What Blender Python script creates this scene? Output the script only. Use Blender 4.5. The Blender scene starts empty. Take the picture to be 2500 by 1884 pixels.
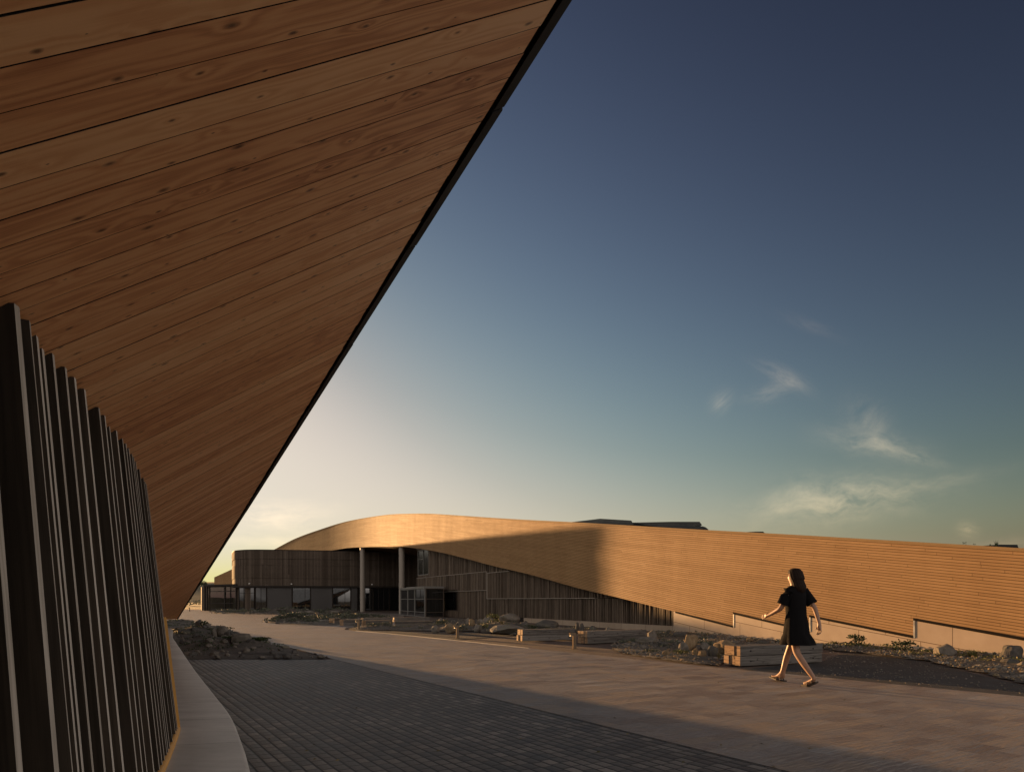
import bpy, math, random
from mathutils import Vector, noise as mnoise
R = math.radians
random.seed(7)
S = bpy.context.scene
COL = S.collection

# ---------------------------------------------------------------- camera, sky, sun
F, CX, HY, HC = 1667.0, 1250.0, 1464.0, 1.25      # focal length / picture centre / horizon in photo pixels, eye height in m
cam = bpy.data.cameras.new("camera")
cam.sensor_width = 36.0
cam.lens = 36.0 * F / 2500.0
cam.shift_y = (HY - 942.0) / 2500.0               # shifted architectural lens, camera kept level
cam.clip_start = 0.05
cam.clip_end = 6000.0
camo = bpy.data.objects.new("camera", cam)
COL.objects.link(camo)
camo.location = (0, 0, HC)
camo.rotation_euler = (R(90), 0, 0)
S.camera = camo

SUN_AZ, SUN_EL = 37.3, 2.2                         # degrees left of +Y, degrees up
SKY_STRENGTH = 0.10
SUN_STRENGTH = 5.0
CLOUD_L = 7.2                                      # radiance of the unseen cloud bank behind the camera, raised for fill light
sun = bpy.data.lights.new("sun", 'SUN')
sun.energy = SUN_STRENGTH
sun.angle = R(0.53)
sun.color = (1.0, 0.55, 0.22)
suno = bpy.data.objects.new("sun", sun)
COL.objects.link(suno)
to_sun = Vector((-math.sin(R(SUN_AZ)) * math.cos(R(SUN_EL)), math.cos(R(SUN_AZ)) * math.cos(R(SUN_EL)), math.sin(R(SUN_EL))))
suno.rotation_euler = (-to_sun).to_track_quat('-Z', 'Y').to_euler()
suno.location = to_sun * 60

S.view_settings.view_transform = 'Standard'
S.view_settings.look = 'None'
S.view_settings.gamma = 1.0
S.view_settings.exposure = 1.4
S.cycles.max_bounces = 8
S.cycles.transparent_max_bounces = 12
S.cycles.use_denoising = True


# ---------------------------------------------------------------- node helper
class NB:
    """tiny helper to wire shader nodes; values may be sockets or constants"""
    def __init__(self, nt):
        self.nt = nt

    def put(self, sock, v):
        if v is None:
            return
        if isinstance(v, bpy.types.NodeSocket):
            self.nt.links.new(v, sock)
        else:
            if hasattr(sock.default_value, '__len__') and not hasattr(v, '__len__'):
                v = [v] * len(sock.default_value)
            if hasattr(v, '__len__') and len(v) == 3 and len(sock.default_value) == 4:
                v = (*v, 1.0)
            sock.default_value = v

    def n(self, typ, out=0, props=None, **ins):
        nd = self.nt.nodes.new(typ)
        for k, v in (props or {}).items():
            setattr(nd, k, v)
        for k, v in ins.items():
            k = k.replace('_', ' ')
            self.put(nd.inputs[int(k[1:])] if k[0] == 'i' and k[1:].isdigit() else nd.inputs[k], v)
        return nd.outputs[out] if isinstance(out, int) else nd.outputs[out]

    def m(self, op, a, b=None, c=None, clamp=False):
        return self.n('ShaderNodeMath', props={'operation': op, 'use_clamp': clamp}, i0=a, i1=b, i2=c)

    def v(self, op, a, b=None, out=0):
        return self.n('ShaderNodeVectorMath', out, props={'operation': op}, i0=a, i1=b)

    def xyz(self, x=0.0, y=0.0, z=0.0):
        return self.n('ShaderNodeCombineXYZ', i0=x, i1=y, i2=z)

    def sep(self, v):
        nd = self.nt.nodes.new('ShaderNodeSeparateXYZ')
        self.put(nd.inputs[0], v)
        return nd.outputs

    def noise(self, vec, scale=1.0, detail=3.0, rough=0.55, dist=0.0, out=0):
        return self.n('ShaderNodeTexNoise', out, Vector=vec, Scale=scale, Detail=detail, Roughness=rough, Distortion=dist)

    def ramp(self, fac, stops):
        nd = self.nt.nodes.new('ShaderNodeValToRGB')
        self.put(nd.inputs[0], fac)
        el = nd.color_ramp.elements
        while len(el) < len(stops):
            el.new(0.5)
        for e, (p, c) in zip(el, stops):
            e.position = p
            e.color = (*c, 1.0) if hasattr(c, '__len__') else (c, c, c, 1.0)
        return nd.outputs[0]

    def mix(self, fac, a, b, blend='MIX'):
        nd = self.nt.nodes.new('ShaderNodeMix')
        nd.data_type = 'RGBA'
        nd.blend_type = blend
        self.put(nd.inputs[0], fac)
        self.put(nd.inputs[6], a)
        self.put(nd.inputs[7], b)
        return nd.outputs[2]

    def rng(self, v, a, b, c=0.0, d=1.0):
        return self.n('ShaderNodeMapRange', i0=v, i1=a, i2=b, i3=c, i4=d)


def material(name):
    m = bpy.data.materials.new(name)
    m.use_nodes = True
    nt = m.node_tree
    b = nt.nodes['Principled BSDF']
    return m, NB(nt), b


def finish(nb, bsdf, color, rough=0.6, bump=None, bstr=0.3, bdist=0.01, spec=0.4, metal=0.0):
    nb.put(bsdf.inputs['Base Color'], color)
    nb.put(bsdf.inputs['Roughness'], rough)
    nb.put(bsdf.inputs['Specular IOR Level'], spec)
    nb.put(bsdf.inputs['Metallic'], metal)
    if bump is not None:
        bn = nb.n('ShaderNodeBump', Strength=bstr, Distance=bdist, Height=bump)
        nb.nt.links.new(bn, bsdf.inputs['Normal'])


# ---------------------------------------------------------------- world: Nishita sky with thin cirrus
W = bpy.data.worlds.new("World")
S.world = W
W.use_nodes = True
wn = NB(W.node_tree)
sky = W.node_tree.nodes.new('ShaderNodeTexSky')
sky.sky_type = 'NISHITA'
sky.sun_disc = False
sky.sun_elevation = R(SUN_EL)
sky.sun_rotation = R(-SUN_AZ)
sky.air_density = 1.0
sky.dust_density = 1.2
sky.ozone_density = 2.0
wdir = wn.n('ShaderNodeTexCoord', 'Generated')
dx, dy, dz = wn.sep(wdir)
dys = wn.m('MAXIMUM', dy, 0.05)
gx, gz = wn.m('DIVIDE', dx, dys), wn.m('DIVIDE', dz, dys)


def wisp(cx, cz, ax, az, rot, seed, amt, stretch=4.0):
    c, s = math.cos(rot), math.sin(rot)
    x, z = wn.m('SUBTRACT', gx, cx), wn.m('SUBTRACT', gz, cz)
    u = wn.m('ADD', wn.m('MULTIPLY', x, c), wn.m('MULTIPLY', z, s))
    w = wn.m('SUBTRACT', wn.m('MULTIPLY', z, c), wn.m('MULTIPLY', x, s))
    warp = wn.noise(wn.xyz(wn.m('MULTIPLY', u, 11.0), wn.m('MULTIPLY', w, 5.0), seed), 1.0, 2.0)
    w2 = wn.m('ADD', w, wn.m('MULTIPLY', wn.m('SUBTRACT', warp, 0.5), az * 1.7))
    e = wn.m('ADD', wn.m('POWER', wn.m('ABSOLUTE', wn.m('DIVIDE', u, ax)), 2.0), wn.m('POWER', wn.m('ABSOLUTE', wn.m('DIVIDE', w2, az)), 2.0))
    g = wn.m('EXPONENT', wn.m('MULTIPLY', e, -1.4))
    st = wn.noise(wn.xyz(wn.m('MULTIPLY', u, 13.0), wn.m('MULTIPLY', w2, 13.0 * stretch), seed + 3.3), 1.0, 7.0, 0.66, 0.15)
    st = wn.rng(st, 0.34, 0.78)
    return wn.m('MULTIPLY', wn.m('MULTIPLY', g, st), amt)


ws = [wisp(0.530, 0.230, 0.070, 0.020, -0.15, 1.0, 1.35, 2.6), wisp(0.520, 0.262, 0.030, 0.034, 0.9, 2.0, 0.8, 2.0),
      wisp(0.580, 0.212, 0.050, 0.010, -0.25, 3.0, 1.2, 3.0), wisp(0.480, 0.146, 0.125, 0.032, 0.10, 4.0, 1.7, 2.4), wisp(0.600, 0.165, 0.120, 0.014, 0.20, 5.0, 0.5),
      wisp(0.398, 0.325, 0.040, 0.012, -0.5, 6.0, 1.2), wisp(0.375, 0.303, 0.034, 0.014, 0.2, 7.0, 0.8),
      wisp(0.307, 0.290, 0.018, 0.013, 0.6, 8.0, 1.1), wisp(-0.36, 0.125, 0.09, 0.022, 0.05, 9.0, 0.9),
      wisp(-0.30, 0.085, 0.14, 0.018, 0.0, 11.0, 0.6), wisp(0.668, 0.104, 0.016, 0.011, 0.0, 12.0, 1.2),
      wisp(0.72, 0.075, 0.10, 0.016, 0.05, 14.0, 0.6), wisp(0.44, 0.40, 0.05, 0.010, -0.4, 13.0, 0.3)]
cm = ws[0]
for q in ws[1:]:
    cm = wn.m('ADD', cm, q)
cm = wn.m('MINIMUM', cm, 0.9)
# the deep, contrasty evening sky of the photograph: film-like curve on the sky's own radiance
sg = wn.n('ShaderNodeGamma', i0=wn.v('MULTIPLY', sky.outputs[0], (0.69, 0.69, 0.69)), i1=3.2)
skyc = wn.v('DIVIDE', sg, wn.v('ADD', wn.v('MULTIPLY', sg, (1.15, 1.15, 1.15)), (1, 1, 1)))
skyc = wn.v('MULTIPLY', skyc, (3.54, 3.08, 2.66))
# grey-cream aerosol layer that thickens towards the horizon
hz = wn.m('EXPONENT', wn.m('MULTIPLY', wn.m('MAXIMUM', dz, 0.0), -5.5))
nearsun = wn.rng(wn.v('DOT_PRODUCT', wdir, tuple(to_sun), 'Value'), 0.76, 0.97, 1.0, 0.0)
lum = wn.v('DOT_PRODUCT', skyc, (0.30, 0.55, 0.15), 'Value')
skyc = wn.mix(wn.m('MULTIPLY', wn.m('MULTIPLY', hz, 0.66), nearsun), wn.n('ShaderNodeHueSaturation', Saturation=0.64, Color=skyc), wn.v('MULTIPLY', wn.xyz(lum, lum, lum), (1.07, 1.00, 0.87)))
# sunset-lit cloud bank, unseen behind and right of the camera, enlarged for fill light
hl = wn.m('MAXIMUM', wn.m('SQRT', wn.m('ADD', wn.m('MULTIPLY', dx, dx), wn.m('MULTIPLY', dy, dy))), 0.001)
ca0 = wn.m('DIVIDE', wn.m('ADD', wn.m('MULTIPLY', dx, 0.766), wn.m('MULTIPLY', dy, -0.643)), hl)
bank = wn.n('ShaderNodeMapRange', props={'interpolation_type': 'SMOOTHSTEP'}, i0=ca0, i1=0.10, i2=0.55, i3=0.0, i4=1.0)
bank = wn.m('MAXIMUM', bank, wn.n('ShaderNodeMapRange', props={'interpolation_type': 'SMOOTHSTEP'}, i0=wn.m('DIVIDE', wn.m('MULTIPLY', dy, -1.0), hl), i1=-0.15, i2=0.45, i3=0.0, i4=1.0))
bank = wn.m('MULTIPLY', bank, wn.n('ShaderNodeMapRange', props={'interpolation_type': 'SMOOTHSTEP'}, i0=dz, i1=-0.02, i2=0.03, i3=0.0, i4=1.0))
bank = wn.m('MULTIPLY', bank, wn.n('ShaderNodeMapRange', props={'interpolation_type': 'SMOOTHSTEP'}, i0=dz, i1=0.45, i2=0.85, i3=1.0, i4=0.0))
bn = wn.noise(wn.v('MULTIPLY', wdir, (1.0, 1.0, 2.6)), 2.6, 6.0, 0.6, 0.5)
bank = wn.m('MULTIPLY', bank, wn.rng(bn, 0.36, 0.60))
skyc = wn.mix(bank, skyc, (CLOUD_L * 1.0, CLOUD_L * 0.90, CLOUD_L * 0.82))
cloudc = wn.v('ADD', wn.v('MULTIPLY', skyc, (1.3, 1.2, 1.1)), (0.78, 0.54, 0.33))
skymix = wn.mix(cm, skyc, cloudc)
bg = W.node_tree.nodes['Background']
W.node_tree.links.new(skymix, bg.inputs['Color'])
bg.inputs['Strength'].default_value = SKY_STRENGTH


# ---------------------------------------------------------------- geometry helpers
def P(x, y, d):
    """world point d metres ahead that the photo shows at pixel (x, y)"""
    return Vector(((x - CX) / F * d, d, HC + (HY - y) / F * d))


def G(x, y, z=0.0):
    d = (HC - z) * F / (y - HY)
    return Vector(((x - CX) / F * d, d, z))


def cr(pts, n=8):
    """Catmull-Rom through tuples"""
    out = []
    pts = [Vector(p) for p in pts]
    for i in range(len(pts) - 1):
        p0, p1, p2, p3 = pts[max(i - 1, 0)], pts[i], pts[i + 1], pts[min(i + 2, len(pts) - 1)]
        for k in range(n):
            t = k / n
            out.append(0.5 * ((2 * p1) + (p2 - p0) * t + (2 * p0 - 5 * p1 + 4 * p2 - p3) * t * t + (3 * p1 - p0 - 3 * p2 + p3) * t ** 3))
    out.append(pts[-1])
    return out


def table(tab):
    def f(x):
        if x <= tab[0][0]:
            a, b = tab[0], tab[1]
        elif x >= tab[-1][0]:
            a, b = tab[-2], tab[-1]
        else:
            for a, b in zip(tab, tab[1:]):
                if a[0] <= x <= b[0]:
                    break
        t = (x - a[0]) / (b[0] - a[0])
        return a[1] + (b[1] - a[1]) * t
    return f


class MB:
    """collects faces (world coordinates) and links them as one mesh object"""
    def __init__(self):
        self.v, self.f, self.uv, self.mi, self.rn, self.sm = [], [], [], [], [], []

    def face(self, pts, uv=None, mi=0, rn=0.0, smooth=False):
        i = len(self.v)
        self.v += [Vector(p) for p in pts]
        self.f.append(list(range(i, i + len(pts))))
        self.uv.append(uv or [(0, 0)] * len(pts))
        self.mi.append(mi)
        self.rn.append(rn)
        self.sm.append(smooth)

    def grid(self, rows, uvs=None, mi=0, rn=0.0, smooth=True, close=False):
        i0 = len(self.v)
        nc = len(rows[0])
        for r in rows:
            self.v += [Vector(p) for p in r]
        for a in range(len(rows) - 1):
            for b in range(nc if close else nc - 1):
                b2 = (b + 1) % nc
                self.f.append([i0 + a * nc + b, i0 + a * nc + b2, i0 + (a + 1) * nc + b2, i0 + (a + 1) * nc + b])
                self.uv.append([uvs[a][b], uvs[a][b2], uvs[a + 1][b2], uvs[a + 1][b]] if uvs else [(0, 0)] * 4)
                self.mi.append(mi)
                self.rn.append(rn)
                self.sm.append(smooth)

    def box(self, o, ex, ey, ez, mi=0, rn=0.0, miface=None):
        """box from corner o with edge vectors"""
        o, ex, ey, ez = map(Vector, (o, ex, ey, ez))
        if ex.cross(ey).dot(ez) < 0:
            o, ex = o + ex, -ex
        lx, ly, lz = ex.length, ey.length, ez.length
        c = [o, o + ex, o + ex + ey, o + ey, o + ez, o + ex + ez, o + ex + ey + ez, o + ey + ez]
        ff = [((0, 3, 2, 1), lx, ly), ((4, 5, 6, 7), lx, ly), ((0, 1, 5, 4), lx, lz), ((1, 2, 6, 5), ly, lz), ((2, 3, 7, 6), lx, lz), ((3, 0, 4, 7), ly, lz)]
        for k, (idx, a, b) in enumerate(ff):
            uv = [(0, 0), (a, 0), (a, b), (0, b)] if k not in (0,) else [(0, 0), (0, b), (a, b), (a, 0)]
            self.face([c[q] for q in idx], uv, (miface or {}).get(k, mi), rn)

    def prism(self, poly, h, mi=0, rn=0.0):
        """poly: list of points (counter-clockwise from above), extruded by vector h"""
        h = Vector(h)
        poly = [Vector(p) for p in poly]
        top = [p + h for p in poly]
        self.face(top, [(p.x, p.y) for p in top], mi, rn)
        self.face(poly[::-1], [(p.x, p.y) for p in poly[::-1]], mi, rn)
        n = len(poly)
        u = 0.0
        for a in range(n):
            b = (a + 1) % n
            L = (poly[b] - poly[a]).length
            self.face([poly[a], poly[b], top[b], top[a]], [(u, 0), (u + L, 0), (u + L, h.length), (u, h.length)], mi, rn)
            u += L

    def tube(self, pts, r, n=10, mi=0, caps=True):
        pts = [Vector(p) for p in pts]
        rows = []
        for k, p in enumerate(pts):
            t = (pts[min(k + 1, len(pts) - 1)] - pts[max(k - 1, 0)]).normalized()
            a = t.orthogonal().normalized() if abs(t.z) < 0.9 else Vector((1, 0, 0)).cross(t).normalized()
            b = t.cross(a)
            rr = r[k] if hasattr(r, '__len__') else r
            rows.append([p + (a * math.cos(2 * math.pi * j / n) + b * math.sin(2 * math.pi * j / n)) * rr for j in range(n)])
        self.grid(rows, None, mi, 0, True, True)
        if caps:
            self.face(rows[-1], None, mi)
            self.face(rows[0][::-1], None, mi)

    def build(self, name, mats, parent=None, merge=0.0, bevel=0.0):
        me = bpy.data.meshes.new(name)
        org = parent_loc(parent)
        me.from_pydata([tuple(p - org) for p in self.v], [], self.f)
        uvl = me.uv_layers.new(name="UVMap")
        rn = me.attributes.new("rnd", 'FLOAT', 'FACE')
        k = 0
        for pi, p in enumerate(me.polygons):
            p.material_index = self.mi[pi]
            p.use_smooth = self.sm[pi]
            rn.data[pi].value = self.rn[pi]
            for q in self.uv[pi]:
                uvl.data[k].uv = q
                k += 1
        for m in (mats if isinstance(mats, (list, tuple)) else [mats]):
            me.materials.append(m)
        if merge > 0:
            import bmesh
            bm = bmesh.new()
            bm.from_mesh(me)
            bmesh.ops.remove_doubles(bm, verts=bm.verts, dist=merge)
            bm.to_mesh(me)
            bm.free()
        o = bpy.data.objects.new(name, me)
        COL.objects.link(o)
        if parent is not None:
            o.parent = parent
        if bevel > 0:
            if merge == 0:
                import bmesh
                bm = bmesh.new()
                bm.from_mesh(me)
                bmesh.ops.remove_doubles(bm, verts=bm.verts, dist=1e-4)
                bm.to_mesh(me)
                bm.free()
            md = o.modifiers.new("bevel", 'BEVEL')
            md.width = bevel
            md.segments = 2
            md.limit_method = 'ANGLE'
        return o


def parent_loc(o):
    p = Vector((0, 0, 0))
    while o is not None:
        p = p + Vector(o.location)
        o = o.parent
    return p


def tag(o, label=None, cat=None, group=None, kind=None):
    for k, v in (('label', label), ('category', cat), ('group', group), ('kind', kind)):
        if v:
            o[k] = v
    return o


def empty(name, loc, label, cat, group=None):
    o = bpy.data.objects.new(name, None)
    COL.objects.link(o)
    o.location = loc
    o.empty_display_size = 0.2
    return tag(o, label, cat, group)


def copy_tree(o, parent=None):
    c = o.copy()
    COL.objects.link(c)
    if parent is not None:
        c.parent = parent
    for ch in [q for q in bpy.data.objects if q.parent == o]:
        copy_tree(ch, c)
    return c


def clip_poly(poly, axis, val, keep_ge):
    out = []
    for a, b in zip(poly, poly[1:] + poly[:1]):
        ia = (a[axis] >= val) == keep_ge
        ib = (b[axis] >= val) == keep_ge
        if ia:
            out.append(a)
        if ia != ib:
            t = (val - a[axis]) / (b[axis] - a[axis])
            out.append((a[0] + (b[0] - a[0]) * t, a[1] + (b[1] - a[1]) * t))
    return out


def in_poly(x, y, poly):
    r = False
    j = len(poly) - 1
    for i in range(len(poly)):
        xi, yi, xj, yj = poly[i][0], poly[i][1], poly[j][0], poly[j][1]
        if (yi > y) != (yj > y) and x < (xj - xi) * (y - yi) / (yj - yi) + xi:
            r = not r
        j = i
    return r


# ---------------------------------------------------------------- materials
def timber(name, dark, mid, light, rough=0.55, knots=True, grain=1.0, bstr=0.25, spec=0.35, board=None, length=3.2, vary=0.62, gw=0.10):
    """timber from UV in metres (u along the grain); each face group carries 'rnd'. With board=width the board joints are drawn too."""
    m, nb, b = material(name)
    uv = nb.n('ShaderNodeUVMap', props={'uv_map': 'UVMap'})
    u, v, _ = nb.sep(uv)
    rnd = nb.n('ShaderNodeAttribute', 'Fac', props={'attribute_name': 'rnd'})
    groove = None
    if board:
        row = nb.m('FLOOR', nb.m('DIVIDE', v, board))
        fv = nb.m('SUBTRACT', nb.m('DIVIDE', v, board), row)
        r1 = nb.n('ShaderNodeTexWhiteNoise', 'Value', props={'noise_dimensions': '1D'}, W=row)
        us = nb.m('ADD', nb.m('DIVIDE', u, length), nb.m('MULTIPLY', r1, 7.31))
        seg = nb.m('FLOOR', us)
        fu = nb.m('SUBTRACT', us, seg)
        rnd = nb.n('ShaderNodeTexWhiteNoise', 'Value', props={'noise_dimensions': '2D'}, Vector=nb.xyz(row, seg, 0))
        gv = nb.m('LESS_THAN', fv, gw)
        gu = nb.m('LESS_THAN', fu, 0.020 / length)
        groove = nb.m('MAXIMUM', gv, gu)
    ur = nb.m('ADD', u, nb.m('MULTIPLY', rnd, 53.0))
    low = nb.noise(nb.xyz(nb.m('MULTIPLY', ur, 0.55), nb.m('MULTIPLY', v, 9.0), nb.m('MULTIPLY', rnd, 19.0)), 1.0, 2.0, 0.5)
    kn = None
    if knots:
        vo = nb.n('ShaderNodeTexVoronoi', 'Distance', props={'voronoi_dimensions': '2D'},
                  Vector=nb.xyz(nb.m('MULTIPLY', ur, 4.2), nb.m('ADD', nb.m('MULTIPLY', v, 9.5), nb.m('MULTIPLY', rnd, 31.0)), 0.0), Scale=1.0, Randomness=1.0)
        vc = nb.n('ShaderNodeTexVoronoi', 'Color', props={'voronoi_dimensions': '2D'},
                  Vector=nb.xyz(nb.m('MULTIPLY', ur, 4.2), nb.m('ADD', nb.m('MULTIPLY', v, 9.5), nb.m('MULTIPLY', rnd, 31.0)), 0.0), Scale=1.0, Randomness=1.0)
        kd = nb.noise(nb.xyz(nb.m('MULTIPLY', ur, 26.0), nb.m('MULTIPLY', v, 60.0), rnd), 1.0, 3.0, 0.6)
        vo = nb.m('ADD', vo, nb.m('MULTIPLY', nb.m('SUBTRACT', kd, 0.5), 0.075))
        sz = nb.rng(nb.sep(vc)[0], 0.10, 1.0, 0.010, 0.085)
        kn = nb.rng(nb.m('DIVIDE', vo, sz), 0.3, 1.3, 1.0, 0.0)
        halo = nb.m('EXPONENT', nb.m('MULTIPLY', vo, -5.0))
        low = nb.m('ADD', low, nb.m('MULTIPLY', nb.m('MULTIPLY', halo, nb.sep(vc)[1]), 0.24))
    ring = nb.m('SINE', nb.m('MULTIPLY', low, 62.0))
    ring = nb.rng(ring, -1.0, 1.0)
    fine = nb.noise(nb.xyz(nb.m('MULTIPLY', ur, 5.0), nb.m('MULTIPLY', v, 260.0), rnd), 1.0, 3.0, 0.6)
    blotch = nb.noise(nb.xyz(nb.m('MULTIPLY', ur, 0.9), nb.m('MULTIPLY', v, 3.0), nb.m('MULTIPLY', rnd, 7.0)), 1.0, 3.0)
    t = nb.m('ADD', nb.m('MULTIPLY', ring, 0.26 * grain), nb.m('MULTIPLY', fine, 0.42 * grain))
    t = nb.m('ADD', t, nb.m('MULTIPLY', nb.m('SUBTRACT', blotch, 0.5), 0.25 if board else 0.75))
    if board:
        t = nb.m('ADD', t, 0.14)
    t = nb.m('ADD', t, nb.m('MULTIPLY', nb.m('SUBTRACT', rnd, 0.5), vary))
    t = nb.m('ADD', t, 0.18)
    if board:          # rain streaks and patchy greying down the wall
        wx = nb.noise(nb.xyz(nb.m('MULTIPLY', u, 1.1), nb.m('MULTIPLY', v, 0.22), 3.0), 1.0, 5.0, 0.62)
        t = nb.m('ADD', t, nb.m('MULTIPLY', nb.m('SUBTRACT', wx, 0.5), 0.5))
    c = nb.ramp(t, [(0.0, dark), (0.5, mid), (1.0, light)])
    if kn is not None:
        c = nb.mix(nb.m('MULTIPLY', kn, 0.85), c, tuple(q * 0.22 for q in dark))
    h = nb.m('ADD', nb.m('MULTIPLY', fine, 0.4), nb.m('MULTIPLY', ring, 0.25))
    if groove is not None:
        groove = nb.m('MAXIMUM', gv, nb.m('MULTIPLY', gu, 0.45))
        c = nb.mix(nb.m('MULTIPLY', groove, 0.85), c, tuple(q * 0.25 for q in dark))
        h = nb.m('SUBTRACT', h, nb.m('MULTIPLY', groove, 2.0))
    finish(nb, b, c, nb.rng(t, 0, 1, rough + 0.1, rough - 0.08), h, bstr, 0.004, spec)
    return m


def speckled(name, cols, scale=30.0, rough=0.85, bstr=0.5, bdist=0.01, spec=0.3, big=1.5):
    m, nb, b = material(name)
    pos = nb.n('ShaderNodeNewGeometry', 'Position')
    a = nb.noise(pos, scale, 5.0, 0.65)
    g = nb.noise(pos, big, 3.0, 0.55)
    t = nb.m('ADD', nb.m('MULTIPLY', a, 0.6), nb.m('MULTIPLY', g, 0.5))
    c = nb.ramp(t, [(0.28, cols[0]), (0.55, cols[1]), (0.80, cols[2])])
    finish(nb, b, c, rough, a, bstr, bdist, spec)
    return m


def plain(name, col, rough=0.5, metal=0.0, spec=0.5, var=0.25, scale=6.0):
    m, nb, b = material(name)
    pos = nb.n('ShaderNodeTexCoord', 'Object')
    a = nb.noise(pos, scale, 5.0, 0.6)
    c = nb.mix(a, tuple(q * (1 - var) for q in col), tuple(min(1, q * (1 + var)) for q in col))
    finish(nb, b, c, nb.rng(a, 0.3, 0.7, max(0.02, rough - 0.08), rough + 0.08), a, 0.05, 0.003, spec, metal)
    return m


def rock_mat(name, c0, c1, c2):
    m, nb, b = material(name)
    pos = nb.n('ShaderNodeTexCoord', 'Object')
    oi = nb.n('ShaderNodeObjectInfo', 'Random')
    p = nb.v('ADD', pos, nb.xyz(nb.m('MULTIPLY', oi, 41.0), nb.m('MULTIPLY', oi, 17.0), 0.0))
    a = nb.noise(p, 2.2, 6.0, 0.62, 0.4)
    f = nb.noise(p, 24.0, 5.0, 0.7)
    li = nb.noise(p, 1.1, 3.0, 0.6)
    t = nb.m('ADD', nb.m('MULTIPLY', a, 0.7), nb.m('MULTIPLY', f, 0.35))
    c = nb.ramp(t, [(0.3, c0), (0.52, c1), (0.75, c2)])
    c = nb.mix(nb.rng(li, 0.52, 0.7, 0.0, 0.6), c, (0.13, 0.12, 0.075))
    c = nb.mix(nb.m('MULTIPLY', oi, 0.35), c, (0.10, 0.085, 0.07))
    finish(nb, b, c, 0.85, nb.m('ADD', a, nb.m('MULTIPLY', f, 0.5)), 0.7, 0.05, 0.25)
    return m


def leaf_mat(name, c0, c1):
    m, nb, b = material(name)
    rnd = nb.n('ShaderNodeAttribute', 'Fac', props={'attribute_name': 'rnd'})
    c = nb.mix(rnd, c0, c1)
    finish(nb, b, c, 0.6, None, spec=0.3)
    nb.put(b.inputs['Transmission Weight'], 0.0)
    nb.put(b.inputs['Subsurface Weight'], 0.0)
    return m


def paving(name, e1, e2, bw, rh, mortar, cols, mcol, rough, offset=0.5, bstr=0.8, spec=0.35, mort_mix=1.0, bigamt=0.35, jit=0.0, rough_relief=0.0):
    """rows run along e1; bricks bw long, rh wide"""
    m, nb, b = material(name)
    pos = nb.n('ShaderNodeNewGeometry', 'Position')
    if jit:
        w = nb.noise(pos, 3.5, 2.0, 0.5, 0.0, 1)
        pos = nb.v('ADD', pos, nb.v('MULTIPLY', nb.v('SUBTRACT', w, (0.5, 0.5, 0.5)), (jit, jit, 0.0)))
    u = nb.v('DOT_PRODUCT', pos, e1, 'Value')
    v = nb.v('DOT_PRODUCT', pos, e2, 'Value')
    row = nb.m('FLOOR', nb.m('DIVIDE', v, rh))
    fv = nb.m('SUBTRACT', nb.m('DIVIDE', v, rh), row)
    r1 = nb.n('ShaderNodeTexWhiteNoise', 'Value', props={'noise_dimensions': '1D'}, W=row)
    us = nb.m('ADD', nb.m('DIVIDE', u, bw), nb.m('MULTIPLY', r1, offset * 2))
    ci = nb.m('FLOOR', us)
    fu = nb.m('SUBTRACT', us, ci)
    idv = nb.xyz(row, ci, 0)
    rnd = nb.n('ShaderNodeTexWhiteNoise', 'Value', props={'noise_dimensions': '2D'}, Vector=idv)
    eu = nb.m('MULTIPLY', nb.m('MINIMUM', fu, nb.m('SUBTRACT', 1.0, fu)), bw)
    ev = nb.m('MULTIPLY', nb.m('MINIMUM', fv, nb.m('SUBTRACT', 1.0, fv)), rh)
    edge = nb.m('MINIMUM', nb.m('MULTIPLY', eu, 1.5), ev)
    joint = nb.rng(edge, mortar * 0.5, mortar * 1.2, 1.0, 0.0)
    face = nb.rng(edge, 0.0, mortar * 3.0)
    a = nb.noise(pos, 45.0, 4.0, 0.65)
    big = nb.noise(pos, 0.55, 4.0, 0.6)
    t = nb.m('ADD', nb.m('MULTIPLY', rnd, 0.62), nb.m('MULTIPLY', nb.m('SUBTRACT', a, 0.5), 0.5))
    t = nb.m('ADD', t, nb.m('MULTIPLY', nb.m('SUBTRACT', big, 0.5), bigamt * 3))
    t = nb.m('ADD', t, 0.18)
    n = len(cols)
    c = nb.ramp(t, [(0.08 + 0.84 * k / (n - 1), q) for k, q in enumerate(cols)])
    c = nb.mix(nb.m('MULTIPLY', joint, mort_mix), c, mcol)
    h = nb.m('ADD', nb.m('MULTIPLY', face, 0.8), nb.m('MULTIPLY', a, 0.25))
    h = nb.m('ADD', h, nb.m('MULTIPLY', rnd, 0.18))
    if rough_relief:
        rl = nb.noise(nb.xyz(nb.m('MULTIPLY', u, 4.0), nb.m('MULTIPLY', v, 26.0), 0.0), 1.0, 3.0, 0.6)
        h = nb.m('ADD', h, nb.m('MULTIPLY', rl, rough_relief / 0.006))
    finish(nb, b, c, nb.rng(rnd, 0, 1, rough - 0.06, rough + 0.08), h, bstr, 0.006, spec)
    return m


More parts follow.
